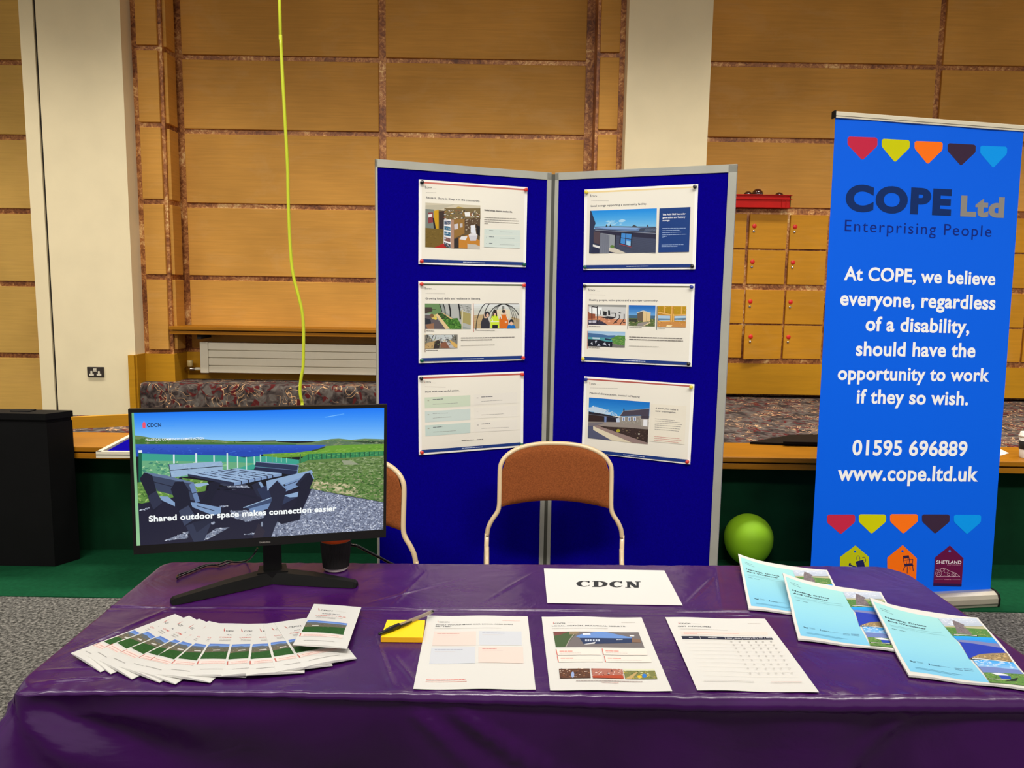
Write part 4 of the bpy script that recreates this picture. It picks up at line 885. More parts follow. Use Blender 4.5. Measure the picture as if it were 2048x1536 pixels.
A4 = [(343,875), (798,872), (796,1058), (343,1072)]
cv.poly(A4, (130,128,120)); cv.poly([(390,878), (750,876), (700,950), (450,960)], (196,204,206)); cv.poly([(343,1000), (520,950), (470,1068), (343,1072)], (190,160,110)); cv.poly([(680,940), (796,1010), (796,1058), (740,1060)], (216,176,100)); cv.poly([(480,970), (560,930), (540,1066), (460,1068)], (58,50,48)); cv.poly([(560,980), (660,980), (700,1062), (560,1064)], (140,92,70)); cv.poly([(640,980), (690,985), (760,1060), (690,1062)], (186,186,190)); cv.specks([(560,920), (680,915), (680,970), (560,985)], 30, [(226,230,230), (60,60,64), (150,150,150)], 18); cv.specks(A4, 50, [(90,90,80), (226,210,170), (60,60,60), (120,140,90)], 15)
for pts in ([(380,880), (362,950), (355,1020)], [(460,880), (440,930), (436,970)], [(495,880), (485,930)], [(720,878), (730,920), (735,950)], [(755,876), (772,930), (780,980)]): cv.line(pts, 8, (34,36,38))
cv.greek((845, 922), (1600, 908), 11, (110,106,104)); cv.greek((845, 952), (1292, 944), 11, (110,106,104)); cv.greek((845, 1026), (1325, 1014), 8, (160,156,150))
footer(cv, [(290,1205), (1712,1165), (1712,1208), (290,1250)], (872, 1218), (1168, 1210))
hang(cv, f, 'poster headed "Growing food" with polytunnel photos of beds and four people', ('red', 'red', 'green', 'red'), 'poster about growing food')
# -- useful action poster
cv, f = poster('L', 0, .949, .010, [(262,155), (1750,90), (1730,1143), (262,1267)], 3)
cv.poly([(300,178), (1725,116), (1725,140), (300,204)], (186,96,86)); header(cv, 364, 256, 75, 290, 312, (176,110,100))
cv.text('Start with one useful action.', (358, 394), (838, 370), (52,54,66), .014, .88)
for i, (qd, c) in enumerate((([(350,462), (990,424), (990,578), (352,612)], (208,222,200)), ([(352,656), (990,612), (988,768), (354,810)], (206,220,216)), ([(354,850), (988,806), (984,950), (356,1002)], (200,218,212)))):
    cv.poly(qd, c); y = qd[0][1]; cv.greek((390, y+50), (412, y+49), 12, (160,160,140)); cv.greek((462, y+32), (462+(145, 210, 130)[i], y+22), 13, (96,106,108)); cv.greek((462, y+96), (462+(350, 260, 320)[i], y+74), 8, (150,158,152))
for i, y in enumerate((450, 640, 828)): cv.poly([(1040, y-38), (1650, y-70), (1650, y+80), (1040, y+112)], (236,232,222)); cv.greek((1080, y+18), (1104, y+17), 12, (160,154,150)); cv.greek((1145, y+5), (1145+(160, 85, 120)[i], y-2), 13, (100,100,104)); cv.greek((1145, y+64), (1145+(300, 320, 380)[i], y+46), 8, (160,156,150))
cv.greek((862, 1060), (1035, 1050), 12, (110,106,104)); cv.greek((1075, 1048), (1165, 1042), 12, (110,106,104))
footer(cv, [(300,1195), (1696,1080), (1694,1120), (300,1236)], (866, 1170), (1162, 1150))
hang(cv, f, 'poster headed "Start with one useful action" with three pale green boxes and no photo', ('black', 'red', 'red', 'green'), 'poster about one useful action')
# -- energy poster
cv, f = poster('R', 0, 1.641, .011, [(270,200), (1832,118), (1790,1298), (258,1305)], 4)
cv.poly([(300,228), (1800,150), (1800,172), (300,252)], (236,214,160)); header(cv, 370, 300, 68, 240, 353)
cv.text('Local energy supporting a community facility.', (357, 440), (1125, 408), (52,54,66), .014, .88)
q4 = [(348,492), (1264,458), (1247,1068), (335,1080)]
cv.poly(q4, (60,66,92)); cv.grad([(348,492), (1264,458), (1254,730), (343,745)], (24,140,232), (130,196,240), 14); cv.specks([(600,640), (800,620), (800,680), (600,690)], 30, [(170,214,244), (140,200,240)], 40, .3)
cv.poly([(348,492), (362,492), (425,665), (400,740), (395,1078), (335,1080)], (46,54,84)); cv.poly([(410,712), (640,705), (1250,712), (1250,725), (700,735), (410,730)], (96,104,110))
for x in (575, 628): cv.poly([(x-12, 710), (x, 675), (x+14, 710)], (50,60,62))
cv.poly([(920,712), (950,685), (1000,712)], (64,72,84)); cv.poly([(1120,715), (1135,680), (1155,715)], (70,80,96))
cv.poly([(410,722), (640,712), (1000,725), (1250,716), (1250,790), (900,770), (420,745)], (98,128,176)); cv.poly([(430,722), (640,714), (1020,728), (980,752), (560,738)], (130,170,222)); cv.poly([(1040,732), (1250,716), (1250,790), (1010,772)], (60,70,92))
for i in range(10): cv.line([(1090+i*17, 775), (1120+i*16, 735)], 4, (130,146,176))
cv.poly([(420,745), (1250,790), (1250,808), (420,762)], (50,48,66)); cv.line([(420,758), (1250,805)], 7, (150,160,184)); cv.poly([(420,765), (1250,812), (1247,890), (930,860), (420,830)], (44,44,68)); cv.poly([(690,830), (1247,880), (1247,1068), (830,1075), (690,1000)], (72,80,106))
for i in range(16): cv.line([(700, 838+i*13), (1247, 888+i*13)], 2.5, (50,56,80))
cv.poly([(505,800), (690,830), (690,1000), (620,1000), (505,960)], (150,158,166)); cv.poly([(490,800), (620,830), (610,1078), (480,1078)], (122,128,144))
for i in range(9): cv.line([(495+i*14, 812+i*2), (490+i*14, 1070)], 2.5, (86,92,110))
cv.poly([(400,780), (490,780), (480,960), (400,930)], (84,70,80)); cv.poly([(390,955), (482,980), (480,1012), (390,985)], (226,226,226)); cv.poly([(395,985), (480,1010), (478,1078), (360,1080)], (40,46,76)); cv.poly([(610,1000), (700,1010), (840,1072), (720,1078), (612,1050)], (206,200,186)); cv.ell(655, 985, 28, 22, (96,130,60)); cv.line([(700,820), (690,1005)], 14, (38,38,52))
cv.poly([(765,785), (935,800), (915,995), (752,950)], (36,34,50)); cv.poly([(782,800), (918,812), (905,978), (768,938)], (66,140,214)); cv.line([(842,800), (832,955)], 8, (50,40,60)); cv.line([(775,865), (912,885)], 8, (50,40,60)); cv.line([(752,950), (915,992)], 8, (170,76,90)); cv.poly([(850,905), (905,915), (905,975), (848,960)], (150,200,236))
cv.poly([(1302,460), (1726,440), (1706,1058), (1284,1066)], (24,62,130))
cv.text('The Auld Skül has solar', (1344, 556), (1660, 543), (232,236,244), .03); cv.text('generation and battery', (1344, 598), (1656, 590), (232,236,244), .03); cv.text('storage.', (1344, 638), (1446, 634), (232,236,244), .03)
for i, w_ in enumerate((325, 240, 260, 330, 62)): cv.greek((1340, 740+i*30), (1340+w_, 736+i*28), 10, (160,184,226))
cv.greek((1330, 968), (1630, 962), 9, (160,184,226)); cv.greek((1330, 990), (1550, 986), 9, (160,184,226))
footer(cv, [(290,1240), (1755,1226), (1752,1270), (290,1284)], (850, 1262), (1152, 1258))
hang(cv, f, 'poster headed "Local energy" with a photo of a dark timber building under blue sky', ('yellow', 'black', 'green', 'black'), 'poster about local energy')
# -- healthy people poster
cv, f = poster('R', .003, 1.293, .006, [(248,113), (1780,122), (1738,1250), (235,1170)], 5)
cv.poly([(290,142), (1735,150), (1735,172), (290,162)], (108,106,88)); header(cv, 344, 218, 68, 220, 270)
cv.text('Healthy people, active places and a stronger community.', (333, 352), (1278, 362), (52,54,66), .014, .88)
q4 = [(325,402), (842,408), (836,685), (325,675)]
cv.poly(q4, (204,206,206)); cv.poly([(325,402), (842,408), (842,440), (325,425)], (150,152,150)); cv.poly([(325,560), (500,560), (700,600), (836,600), (836,685), (325,675)], (206,140,104)); cv.poly([(325,500), (420,500), (420,590), (325,600)], (150,84,60)); cv.poly([(340,440), (510,440), (510,540), (340,520)], (240,244,246)); cv.poly([(325,610), (480,610), (600,682), (325,675)], (62,56,76)); cv.poly([(500,580), (590,560), (710,575), (640,605)], (50,46,52)); cv.poly([(330,620), (440,615), (430,650), (335,650)], (190,190,206))
for pts in ([(372,425), (378,675)], [(445,425), (455,670)], [(372,430), (448,440)], [(485,480), (490,540)], [(630,520), (700,520), (690,580)], [(745,540), (755,580), (670,660)], [(740,510), (775,520)], [(815,530), (815,600), (760,675)], [(680,640), (720,640)], [(800,640), (836,650)]): cv.line(pts, 11, (36,34,42))
cv.poly([(530,490), (580,500), (575,555), (530,550)], (40,40,46)); cv.poly([(595,480), (620,485), (625,545), (598,545)], (40,40,46)); cv.specks([(440,580), (620,600), (620,660), (470,640)], 20, [(190,126,96), (230,180,150)], 18)
q4 = [(876,410), (1242,415), (1236,700), (876,690)]
cv.grad([(876,410), (1242,415), (1240,560), (876,550)], (20,96,190), (110,170,226), 8); cv.poly([(876,545), (1240,555), (1236,600), (876,590)], (66,104,136)); cv.poly([(876,585), (1238,595), (1236,700), (876,690)], (86,104,60)); cv.specks([(880,600), (1236,605), (1236,695), (880,688)], 70, [(120,140,80), (60,70,46), (170,160,120), (196,190,160)], 15)
cv.poly([(992,512), (1072,488), (1072,635), (1000,620)], (104,90,76)); cv.poly([(1072,488), (1178,515), (1172,630), (1072,640)], (222,196,146)); cv.poly([(985,510), (1074,482), (1182,512), (1178,522), (1074,492), (992,520)], (206,206,200)); cv.line([(1122, 510), (1120, 635)], 4, (150,126,86)); cv.poly([(880,600), (992,600), (990,640), (880,630)], (56,60,50)); cv.poly([(1010,650), (1110,640), (1170,645), (1080,695), (985,690)], (150,144,140)); cv.poly([(1172,635), (1178,650), (1090,695), (1078,690)], (226,206,166))
q4 = [(1270,422), (1665,426), (1660,715), (1270,706)]
cv.poly(q4, (190,136,50)); cv.poly([(1270,422), (1470,425), (1450,540), (1280,520)], (180,140,24)); cv.poly([(1490,425), (1665,426), (1660,540), (1500,540)], (186,146,30)); cv.poly([(1278,550), (1445,555), (1445,620), (1278,625)], (170,200,226)); cv.poly([(1503,560), (1660,555), (1658,630), (1503,620)], (176,206,230)); cv.poly([(1278,590), (1445,595), (1445,612), (1278,615)], (96,130,160)); cv.poly([(1503,590), (1660,585), (1658,612), (1503,612)], (90,130,160))
for pts in ([(1280,505), (1460,545)], [(1660,540), (1495,548)], [(1470,425), (1462,650)], [(1362,425), (1366,520)], [(1605,428), (1600,530)], [(1278,635), (1450,628)], [(1490,530), (1490,640)], [(1575,640), (1610,712)]): cv.line(pts, 17, (226,176,96))
cv.poly([(1270,640), (1470,635), (1660,650), (1660,715), (1270,706)], (200,140,76)); cv.poly([(1400,680), (1480,685), (1450,708), (1390,700)], (244,224,176)); cv.specks(q4, 40, [(226,180,110), (150,100,40), (206,150,60)], 16)
q4 = [(322,758), (832,772), (826,985), (322,965)]
cv.grad([(322,758), (832,772), (830,840), (322,830)], (150,190,226), (180,210,236), 4); cv.poly([(322,785), (480,800), (600,820), (700,818), (700,860), (322,850)], (70,110,160)); cv.poly([(322,840), (700,855), (640,930), (322,920)], (80,160,170)); cv.poly([(640,860), (730,820), (830,826), (826,985), (680,950)], (86,140,66)); cv.specks([(650,860), (830,835), (826,975), (690,940)], 60, [(110,160,84), (70,120,56), (140,170,90)], 16); cv.poly([(640,930), (826,960), (826,985), (600,978)], (116,116,112))
cv.poly([(330,868), (480,880), (560,900), (660,905), (655,975), (322,965)], (26,30,44)); cv.poly([(385,845), (488,850), (486,872), (388,868)], (190,214,230)); cv.poly([(555,858), (640,870), (634,890), (560,880)], (34,50,84))
for a in (([(420,895), (450,890), (430,930)]), ([(360,930), (385,905), (390,950)]), ([(520,935), (560,915), (580,960)]), ([(470,935), (500,960), (450,962)]), ([(600,940), (625,930), (620,970)])): cv.poly(a, (196,204,220))
for x, y0, y1, c in ((323, 402, 716, (190,96,90)), (866, 410, 735, (90,84,84)), (1265, 420, 745, (70,90,110)), (319, 758, 1000, (190,96,80))): cv.line([(x, y0), (x-2, y1)], 6, c)
for a, b in (((338, 698), (495, 702)), ((886, 714), (1060, 720)), ((1284, 726), (1380, 730)), ((335, 985), (485, 992))): cv.greek(a, b, 8, (96,92,92))
cv.greek((886, 845), (1615, 868), 12, (110,106,104)); cv.greek((886, 876), (1625, 902), 12, (110,106,104)); cv.greek((886, 965), (1290, 978), 8, (170,166,160))
footer(cv, [(270,1108), (1702,1185), (1698,1225), (270,1150)], (808, 1162), (1110, 1178))
hang(cv, f, 'poster headed "Healthy people" with four photos, gym, shed, bird hide and shore', ('black', 'blue', 'yellow', 'black'), 'poster about healthy people')
# -- practical climate action poster
cv, f = poster('R', .016, .936, -.007, [(265,82), (1768,195), (1718,1283), (243,1098)], 6)
cv.poly([(300,110), (1728,212), (1728,232), (300,130)], (178,92,84)); header(cv, 358, 194, 66, 370, 240, (200,90,70))
cv.text('Practical climate action, rooted in Nesting', (343, 316), (1022, 374), (52,54,66), .014, .88)
q4 = [(335,366), (1162,435), (1138,1000), (325,910)]
cv.grad([(335,366), (1162,435), (1154,650), (330,590)], (16,112,206), (70,160,230), 12); cv.specks([(340,470), (560,520), (740,610), (500,600), (340,550)], 60, [(210,226,240), (150,196,236), (120,180,230)], 34, .4); cv.poly([(330,500), (420,490), (560,530), (640,600), (480,580), (332,545)], (196,216,236))
cv.poly([(330,590), (760,640), (1150,700), (1138,1000), (325,910)], (150,140,134))
cv.poly([(332,555), (540,590), (755,640), (750,700), (330,690)], (38,34,46)); cv.poly([(545,620), (575,622), (572,700), (545,698)], (110,130,180)); cv.poly([(340,600), (530,620), (530,690), (335,690)], (52,36,36)); cv.line([(333,590), (700,640)], 4, (110,110,120)); cv.poly([(700,650), (750,640), (755,700), (710,700)], (190,206,230))
cv.poly([(755,620), (800,545), (1155,520), (1150,620), (1045,615)], (74,68,84)); cv.poly([(798,560), (800,520), (815,520), (818,556)], (60,56,64)); cv.line([(752,622), (800,552), (1155,520)], 5, (176,176,176)); cv.poly([(760,625), (1045,618), (1045,745), (765,715)], (150,144,136)); cv.specks([(765,630), (1040,622), (1040,740), (770,712)], 70, [(176,168,156), (116,110,106), (190,184,176), (130,124,116)], 12)
for x in (790, 866, 940): cv.poly([(x, 632), (x+34, 632), (x+34, 684), (x, 682)], (222,230,242)); cv.poly([(x+8, 640), (x+26, 640), (x+26, 680), (x+8, 678)], (96,120,170))
cv.poly([(1045,615), (1155,620), (1150,660), (1045,655)], (66,60,74)); cv.poly([(1045,655), (1150,660), (1145,770), (1045,755)], (170,164,156)); cv.poly([(1075,668), (1132,668), (1130,758), (1072,752)], (232,234,240))
cv.poly([(330,700), (560,705), (380,760), (327,750)], (118,112,120)); cv.poly([(327,750), (395,745), (395,800), (650,945), (325,910)], (84,88,116)); cv.poly([(395,750), (410,750), (960,985), (650,945), (398,800)], (222,212,186)); cv.poly([(405,745), (470,738), (1138,985), (1138,1000), (930,980), (420,762)], (150,128,124)); cv.poly([(450,742), (600,760), (850,775), (1145,800), (1138,980)], (58,44,42)); cv.specks([(470,745), (850,780), (1140,805), (1136,960)], 90, [(80,60,56), (40,30,30), (110,90,80), (70,54,46)], 14); cv.ell(735, 815, 26, 22, (170,164,50)); cv.ell(1018, 860, 14, 10, (200,196,180)); cv.ell(1000, 912, 12, 9, (176,160,130)); cv.ell(850, 815, 14, 8, (120,104,80))
cv.poly([(1180,455), (1660,490), (1640,1010), (1165,960)], (236,230,214)); cv.text('A shared place makes it', (1240, 522), (1548, 550), (66,64,72), .02); cv.text('easier to act together.', (1238, 560), (1520, 586), (66,64,72), .02)
for i, w_ in enumerate((270, 340, 370, 355, 340, 330)): cv.greek((1232, 660+i*28), (1232+w_, 688+i*29), 9, (150,146,140))
for i, w_ in enumerate((345, 370, 335)): cv.greek((1226, 898+i*25), (1226+w_, 934+i*26), 9, (206,140,130))
footer(cv, [(275,1052), (1685,1216), (1682,1256), (274,1092)], (806, 1140), (1100, 1176))
hang(cv, f, 'poster headed "Practical climate action" with a photo of stone house and flower bed', ('blue', 'yellow', 'white', 'red'), 'poster about practical climate action')
# ================================================================== CHAIRS
def chair_parts(root):
    o = root.location
    W = lambda x, y, z: V((x, y, z))+V((o.x, o.y, 0))
    hw = .196; bow = lambda x: -.028*(1-(x/hw)**2)*-1      # backrest curves away from the sitter in the middle
    lean = lambda z: .10*(z-.62)
    def edge(z):
        if z < .775: return hw
        k = min(1, (z-.775)/.095); return hw*max(0, (1-k**2.35))**(1/2.35)
    def pad(u, v):
        a = 2*u-1; zt = .862-.0; 
        zb = .648+.018*(1-a*a); x = a*(hw-.006)
        k = abs(a)**2.4; ztop = .775+.089*max(0, 1-k)**(1/2.4); zz = zb+(ztop-zb)*v
        return x, zz
    mb = MB()
    for sgn in (1, -1):
        def fn(u, v, sgn=sgn):
            x, zz = pad(u, v); e = min(1, 6*min(u, 1-u, v, 1-v)); th = .004+.013*math.sqrt(max(0, 1-(1-e)**2))
            return W(x, lean(zz)+bow(x)-sgn*th, zz)
        mb.grid(fn, 28, 18)
    mb.build('backrest', M['rust'], root)
    # frame tube round the backrest, kinking outwards into the rear legs
    P = []
    for x, z in ((.243, .02), (.243, .20), (.243, .45), (.241, .54), (.236, .572), (.222, .602), (.206, .626), (.199, .65), (.198, .70), (.198, .76)): P.append((x, z))
    arc_ = [(.198*max(0, math.cos(a))**(2/2.4), .772+.097*max(0, math.sin(a))**(2/2.4)) for a in [PI/2*i/12 for i in range(1, 12)]]
    half = P+arc_; full = half+[(0, .869)]+[(-x, z) for x, z in half[::-1]]
    def yy(x, z):
        if z > .60: return lean(z)+bow(min(abs(x), hw)*(1 if x >= 0 else -1))
        k = (.60-z)/.6; return -.002+.02*k-.0*k
    pts = [W(x, yy(x, z), z) for x, z in full]
    i0 = 3; MB().tube(smooth(pts[i0:-i0], 3), .0082, 10).build('back_frame', M['cream_tube'], root)
    for s in (1, -1):
        MB().tube([W(s*.241, yy(.24, .54), .55), W(s*.243, yy(.24, .45), .45), W(s*.245, .045, .20), W(s*.248, .075, .004)], .0083, 10).build('leg', M['cream_tube'], root)
        MB().tube(smooth([W(s*.241, .0, .50), W(s*.238, -.05, .435), W(s*.232, -.20, .425), W(s*.228, -.36, .425), W(s*.228, -.395, .40), W(s*.230, -.41, .30), W(s*.233, -.425, .004)], 4), .0088, 10).build('leg', M['cream_tube'], root)
    mb = MB()
    for sgn in (1, -1):
        mb.grid(lambda u, v, sgn=sgn: W((2*u-1)*.205*(1-.06*v), -.06-.37*v, .432+.006*math.cos(v*3)+sgn*(.003+.018*math.sqrt(max(0, 1-(1-min(1, 5*min(u, 1-u, v, 1-v)))**2)))), 20, 20)
    mb.build('seat', M['rust'], root)
c1 = thing('stacking_chair', 'rust fabric chair with cream tube frame, its backrest fully visible before the board hinge', 'chair', (0, 0, 0), 'rust fabric stacking chairs')
chair_parts(c1); c1.location = (.160, 2.655, 0)
c2 = dup(c1, (-.535, 2.40, 0), math.radians(-9), 'rust fabric chair half hidden behind the edge of the monitor')
# ================================================================== ROLLER BANNER
yaw, tl, ro = .152, .052, -.019
e = V((math.cos(yaw), math.sin(yaw), 0)); nb = V((-math.sin(yaw), math.cos(yaw), 0)); up = V((0, 0, 1))
u = up*math.cos(tl)+nb*math.sin(tl); e2 = e*math.cos(ro)+u*math.sin(ro); u2 = u*math.cos(ro)-e*math.sin(ro)
K = 1.034; BC = V((1.724*K, 3.242*K, 1.42-1.333*K)); BW, BH = .872*K, 2.046*K
t = thing('roller_banner', 'tall blue roller banner in silver base with white slogan, standing on the green floor strip', 'banner', (BC.x, BC.y, .004))
Q = [(1676,234), (2044,262), (1985,1190), (1611,1207)]
cv = Canvas(BW, BH, Q, eps=4e-5, cell=.04); cv.k = 8
A7 = lambda x, y: (1620+x*.29951, 200+y*.29951)
A8 = lambda x, y: (1600+x*.26047, 840+y*.26047)
BCOL = [((198,40,72), [(265,238), (462,246), (460,300), (361,390), (264,290)]), ((206,206,0), [(490,253), (675,263), (673,312), (576,404), (489,302)]), ((255,118,20), [(706,268), (890,276), (888,326), (791,417), (705,316)]),
        ((58,38,62), [(922,283), (1107,293), (1105,341), (1010,428), (921,332)]), ((0,154,248), [(1136,299), (1311,307), (1309,353), (1220,442), (1135,347)])]
def fan5(pts, A, col):
    # slightly rounded upper corners
    (a, b, c_, d, e_) = pts; m = lambda p, q, k: (p[0]+(q[0]-p[0])*k, p[1]+(q[1]-p[1])*k)
    cv.poly([A(*p) for p in (m(a, b, .06), m(b, a, .06), m(b, c_, .2), m(c_, b, .12), m(c_, d, .06), m(d, c_, .06), m(d, e_, .06), m(e_, d, .06), m(e_, a, .12), m(a, e_, .2))], col)
for col, pts in BCOL: fan5(pts, A7, col)
cv.text('COPE', A7(245, 706), A7(944, 737), (12,44,104), .055, .80, 1.04); cv.text('Ltd', A7(1006, 743), A7(1292, 754), (140,136,132), .05, .76, 1.02)
cv.text('Enterprising People', A7(240, 847), A7(1210, 884), (10,36,128), 0, .92, 1.16)
WT = (246,248,252)
for s_, p0, p1 in (('At COPE, we believe', A7(232, 1165), A7(1238, 1196)), ('everyone, regardless', A7(205, 1330), A7(1240, 1356)), ('of a disability,', A7(374, 1498), A7(1068, 1514)),
                   ('should have the', (1712, 698.5), (1952, 700.5)), ('opportunity to work', (1675, 747), (1980, 749)), ('if they so wish.', (1713, 794), (1938, 796.5)),
                   ('01595 696889', A8(396, 228), A8(1291, 228)), ('www.cope.ltd.uk', A8(279, 430), A8(1377, 424))):
    cv.text(s_, p0, p1, WT, .027, 1.0)
for (col, _), pts in zip(BCOL, ([(195,703), (416,700), (415,760), (302,858), (194,765)], [(446,697), (660,696), (658,755), (545,852), (446,757)], [(692,693), (910,691), (908,750), (795,848), (692,752)], [(943,692), (1160,690), (1158,748), (1046,845), (943,748)], [(1192,692), (1405,690), (1403,748), (1295,845), (1192,748)])): fan5(pts, A8, col)
cv.poly([A8(*p) for p in ((417,945), (523,1036), (523,1256), (292,1258), (294,1040))], (186,190,10)); cv.ell(*A8(413, 994), 2.5, 2.5, (0,86,200))
NV_ = (26,30,84)
cv.poly([A8(*p) for p in ((416,1075), (478,1058), (500,1150), (440,1170))], NV_); cv.poly([A8(*p) for p in ((372,1096), (430,1118), (432,1130), (368,1106))], NV_); cv.poly([A8(*p) for p in ((365,1088), (380,1086), (374,1112), (362,1108))], NV_)
cv.line([A8(424+14*math.cos(a)*1+14, 1060-32*math.sin(a)) for a in [PI*i/10 for i in range(11)]], 1.0, NV_); cv.line([A8(480+17*math.cos(a)*1, 1062-24*math.sin(a)) for a in [-1.2+PI*i/8 for i in range(10)]], 1.0, NV_)
cv.poly([A8(*p) for p in ((790,937), (901,1042), (893,1256), (668,1258), (667,1040))], (244,110,10)); cv.ell(*A8(788, 986), 2.5, 2.5, (0,86,200))
CH = (46,30,66)
cv.poly([A8(*p) for p in ((790,1024), (838,1018), (842,1040), (795,1046))], CH); cv.poly([A8(*p) for p in ((800,1088), (862,1080), (876,1100), (806,1110))], CH)
for a, b, w_ in (((794,1040), (804,1095), 1.6), ((838,1035), (846,1085), 1.6), ((815,1042), (822,1090), .8), ((828,1040), (834,1088), .8), ((846,1052), (872,1050), 1.2), ((870,1050), (866,1090), 1.2), ((806,1110), (790,1142), 1.4), ((826,1110), (824,1165), 1.4), ((868,1100), (872,1145), 1.4), ((846,1106), (848,1135), 1.2), ((796,1060), (846,1052), .9)):
    cv.line([A8(*a), A8(*b)], w_, CH)
cv.poly([A8(*p) for p in ((1160,935), (1267,1036), (1252,1262), (1030,1260), (1045,1032))], (98,16,66)); cv.poly([A8(*p) for p in ((1032,1238), (1254,1240), (1252,1262), (1030,1260))], (40,18,72)); cv.ell(*A8(1159, 981), 2.6, 2.6, (70,110,200))
cv.text('SHETLAND', A8(1054, 1081), A8(1249, 1080), (238,232,240), .008, .82); cv.text('SOAP COMPANY', A8(1138, 1095), A8(1246, 1095), (176,120,150), 0, .9)
PK = (222,190,206)
for cx_, cy_, r in ((1072, 1160, 24), (1072, 1160, 12), (1190, 1168, 17), (1190, 1168, 8), (1100, 1130, 13), (1130, 1140, 16), (1150, 1168, 10)): cv.line([A8(cx_+r*math.cos(a), cy_+r*math.sin(a)) for a in [2*PI*i/14 for i in range(15)]], .55, PK)
cv.line([A8(*p) for p in ((1050,1130), (1085,1125), (1100,1115), (1125,1120), (1150,1135), (1175,1145), (1205,1155), (1240,1183), (1205,1180), (1160,1182), (1120,1180), (1050,1186))], .6, PK)
cv.line([A8(1045, 1207), A8(1108, 1205)], .5, (190,140,160)); cv.line([A8(1178, 1206), A8(1242, 1206)], .5, (190,140,160)); cv.greek(A8(1115, 1209), A8(1170, 1209), 1.4, (190,120,150))
centre = BC+u2*(BH/2)
fab = sheet('banner_fabric', cv, lambda x, y, h: centre+e2*x+u2*y-(e2.cross(u2)*-1)*h+(e2.cross(u2))*(.002*math.exp(-((y-BH/2)/.06)**2)*math.sin(x*18)), M['vinyl'], None, .0006, (0,98,240), 40, 80)
fab.parent = t; fab.data.transform(Matrix.Translation(-t.location))
nF = e2.cross(u2)                                            # towards the viewer
def bar(mb, p, hw_, lo, hi, d0, d1, m=0):
    mb.prism([p-e2*hw_+u2*lo+nF*d0, p+e2*hw_+u2*lo+nF*d0, p+e2*hw_+u2*hi+nF*d0, p-e2*hw_+u2*hi+nF*d0], nF*(d1-d0), m)
mb = MB(); tp = BC+u2*BH; bar(mb, tp, BW/2+.006, -.004, .022, -.010, .008); bar(mb, tp, BW/2+.006, .004, .018, .008, .012); mb.build('top_rail', M['white'], t)
mb = MB(); bar(mb, tp-e2*(BW/2+.009), .003, -.006, .024, -.012, .014); mb.build('rail_end_cap', M['black'], t)
mb = MB(); bar(mb, tp+e2*(BW/2+.009), .003, -.006, .024, -.012, .014); mb.build('rail_end_cap', M['black'], t)
bz = V((BC.x, BC.y, 0)); prof = [(-.045, .006), (-.048, .020), (-.047, .044), (-.040, .060), (-.020, .070), (.02, .072), (.045, .060), (.048, .03), (.045, .006)]
L = BW/2+.004
MB().prism([bz-e*L+nb*a+up*b for a, b in prof], e*(2*L)).build('base_cassette', M['banneralu'], t)
mb = MB(); mb.prism([bz-e*L+nb*-.0495+up*b for b in (.018, .022)]+[bz-e*L+nb*-.046+up*b for b in (.022, .018)], e*(2*L)); mb.build('base_groove', M['aludark'], t)
for s in (-1, 1):
    pr = [(a*1.06, max(.004, b*1.05-.001)) for a, b in prof]; mb = MB(); mb.prism([bz+e*(s*L)+nb*a+up*b for a, b in pr], e*(s*.009)); mb.build('base_end_cap', M['black'], t)
MB().tube([bz+nb*.02+up*.06, tp+nb*.03-u2*.01], .009, 10).build('support_pole', M['alu'], t)
# ================================================================== MONITOR
yaw, tl, ro = .298, -.020, -.010
e = V((math.cos(yaw), math.sin(yaw), 0)); nb = V((-math.sin(yaw), math.cos(yaw), 0))
u = up*math.cos(tl)+nb*math.sin(tl); e2 = e*math.cos(ro)+u*math.sin(ro); u2 = u*math.cos(ro)-e*math.sin(ro); nF = e2.cross(u2)
MC = V((-.547, 1.673, .993)); MW, MH = .540, .317
HB = V((-.560, 1.775, ZT))
t = thing('computer_monitor', 'wide black computer monitor on a V-shaped stand showing a picnic bench photo', 'monitor', (HB.x, HB.y, ZT))
def mbar(mb, x0, x1, y0, y1, d0, d1, m=0, bev=0):
    P_ = [MC+e2*x+u2*y+nF*d0 for x, y in ((x0, y0), (x1, y0), (x1, y1), (x0, y1))]; mb.prism(P_, nF*(d1-d0), m)
hx, hy = MW/2, MH/2
mb = MB(); mbar(mb, -hx, hx, -hy, hy, -.012, -.001)
mb.prism([MC+e2*x+u2*y-nF*.012 for x, y in ((-hx+.004, -hy+.004), (hx-.004, -hy+.004), (hx-.004, hy-.004), (-hx+.004, hy-.004))], -nF*.006)
mb.prism([MC+e2*x+u2*y-nF*.018 for x, y in ((-.19, -.13), (.19, -.13), (.19, .09), (-.19, .09))], -nF*.024); mb.build('housing', M['bezel'], t)
QM = [(62,101), (1956,64), (1946,1050), (103,1171)]
SL, SR, ST, SB = -.2635, .2635, hy-.0075, -hy+.0195
mb = MB()
for a in ((-hx, SL, -hy, hy), (SR, hx, -hy, hy), (SL, SR, ST, hy), (SL, SR, -hy, SB)): mbar(mb, *a, -.002, .0015)
bz_ = mb.build('bezel', M['bezel'], t)
cv = Canvas(MW, MH, QM, eps=1e-5, seed=4)
D = cv._put; cv.k = 1
def clipq(): return [cv.H]
SKY0, SKY1 = (16,122,250), (150,206,250)
cv.grad([(78,124), (1936,82), (1934,340), (112,330)], (20,118,244), (140,200,250), 26)
for x0, y0, x1, y1, wd_, c in ((1500, 160, 1640, 134, 7, (84,164,250)), (1520, 156, 1600, 141, 5, (110,180,250))): cv.line([(x0, y0), (x1, y1)], wd_, c)
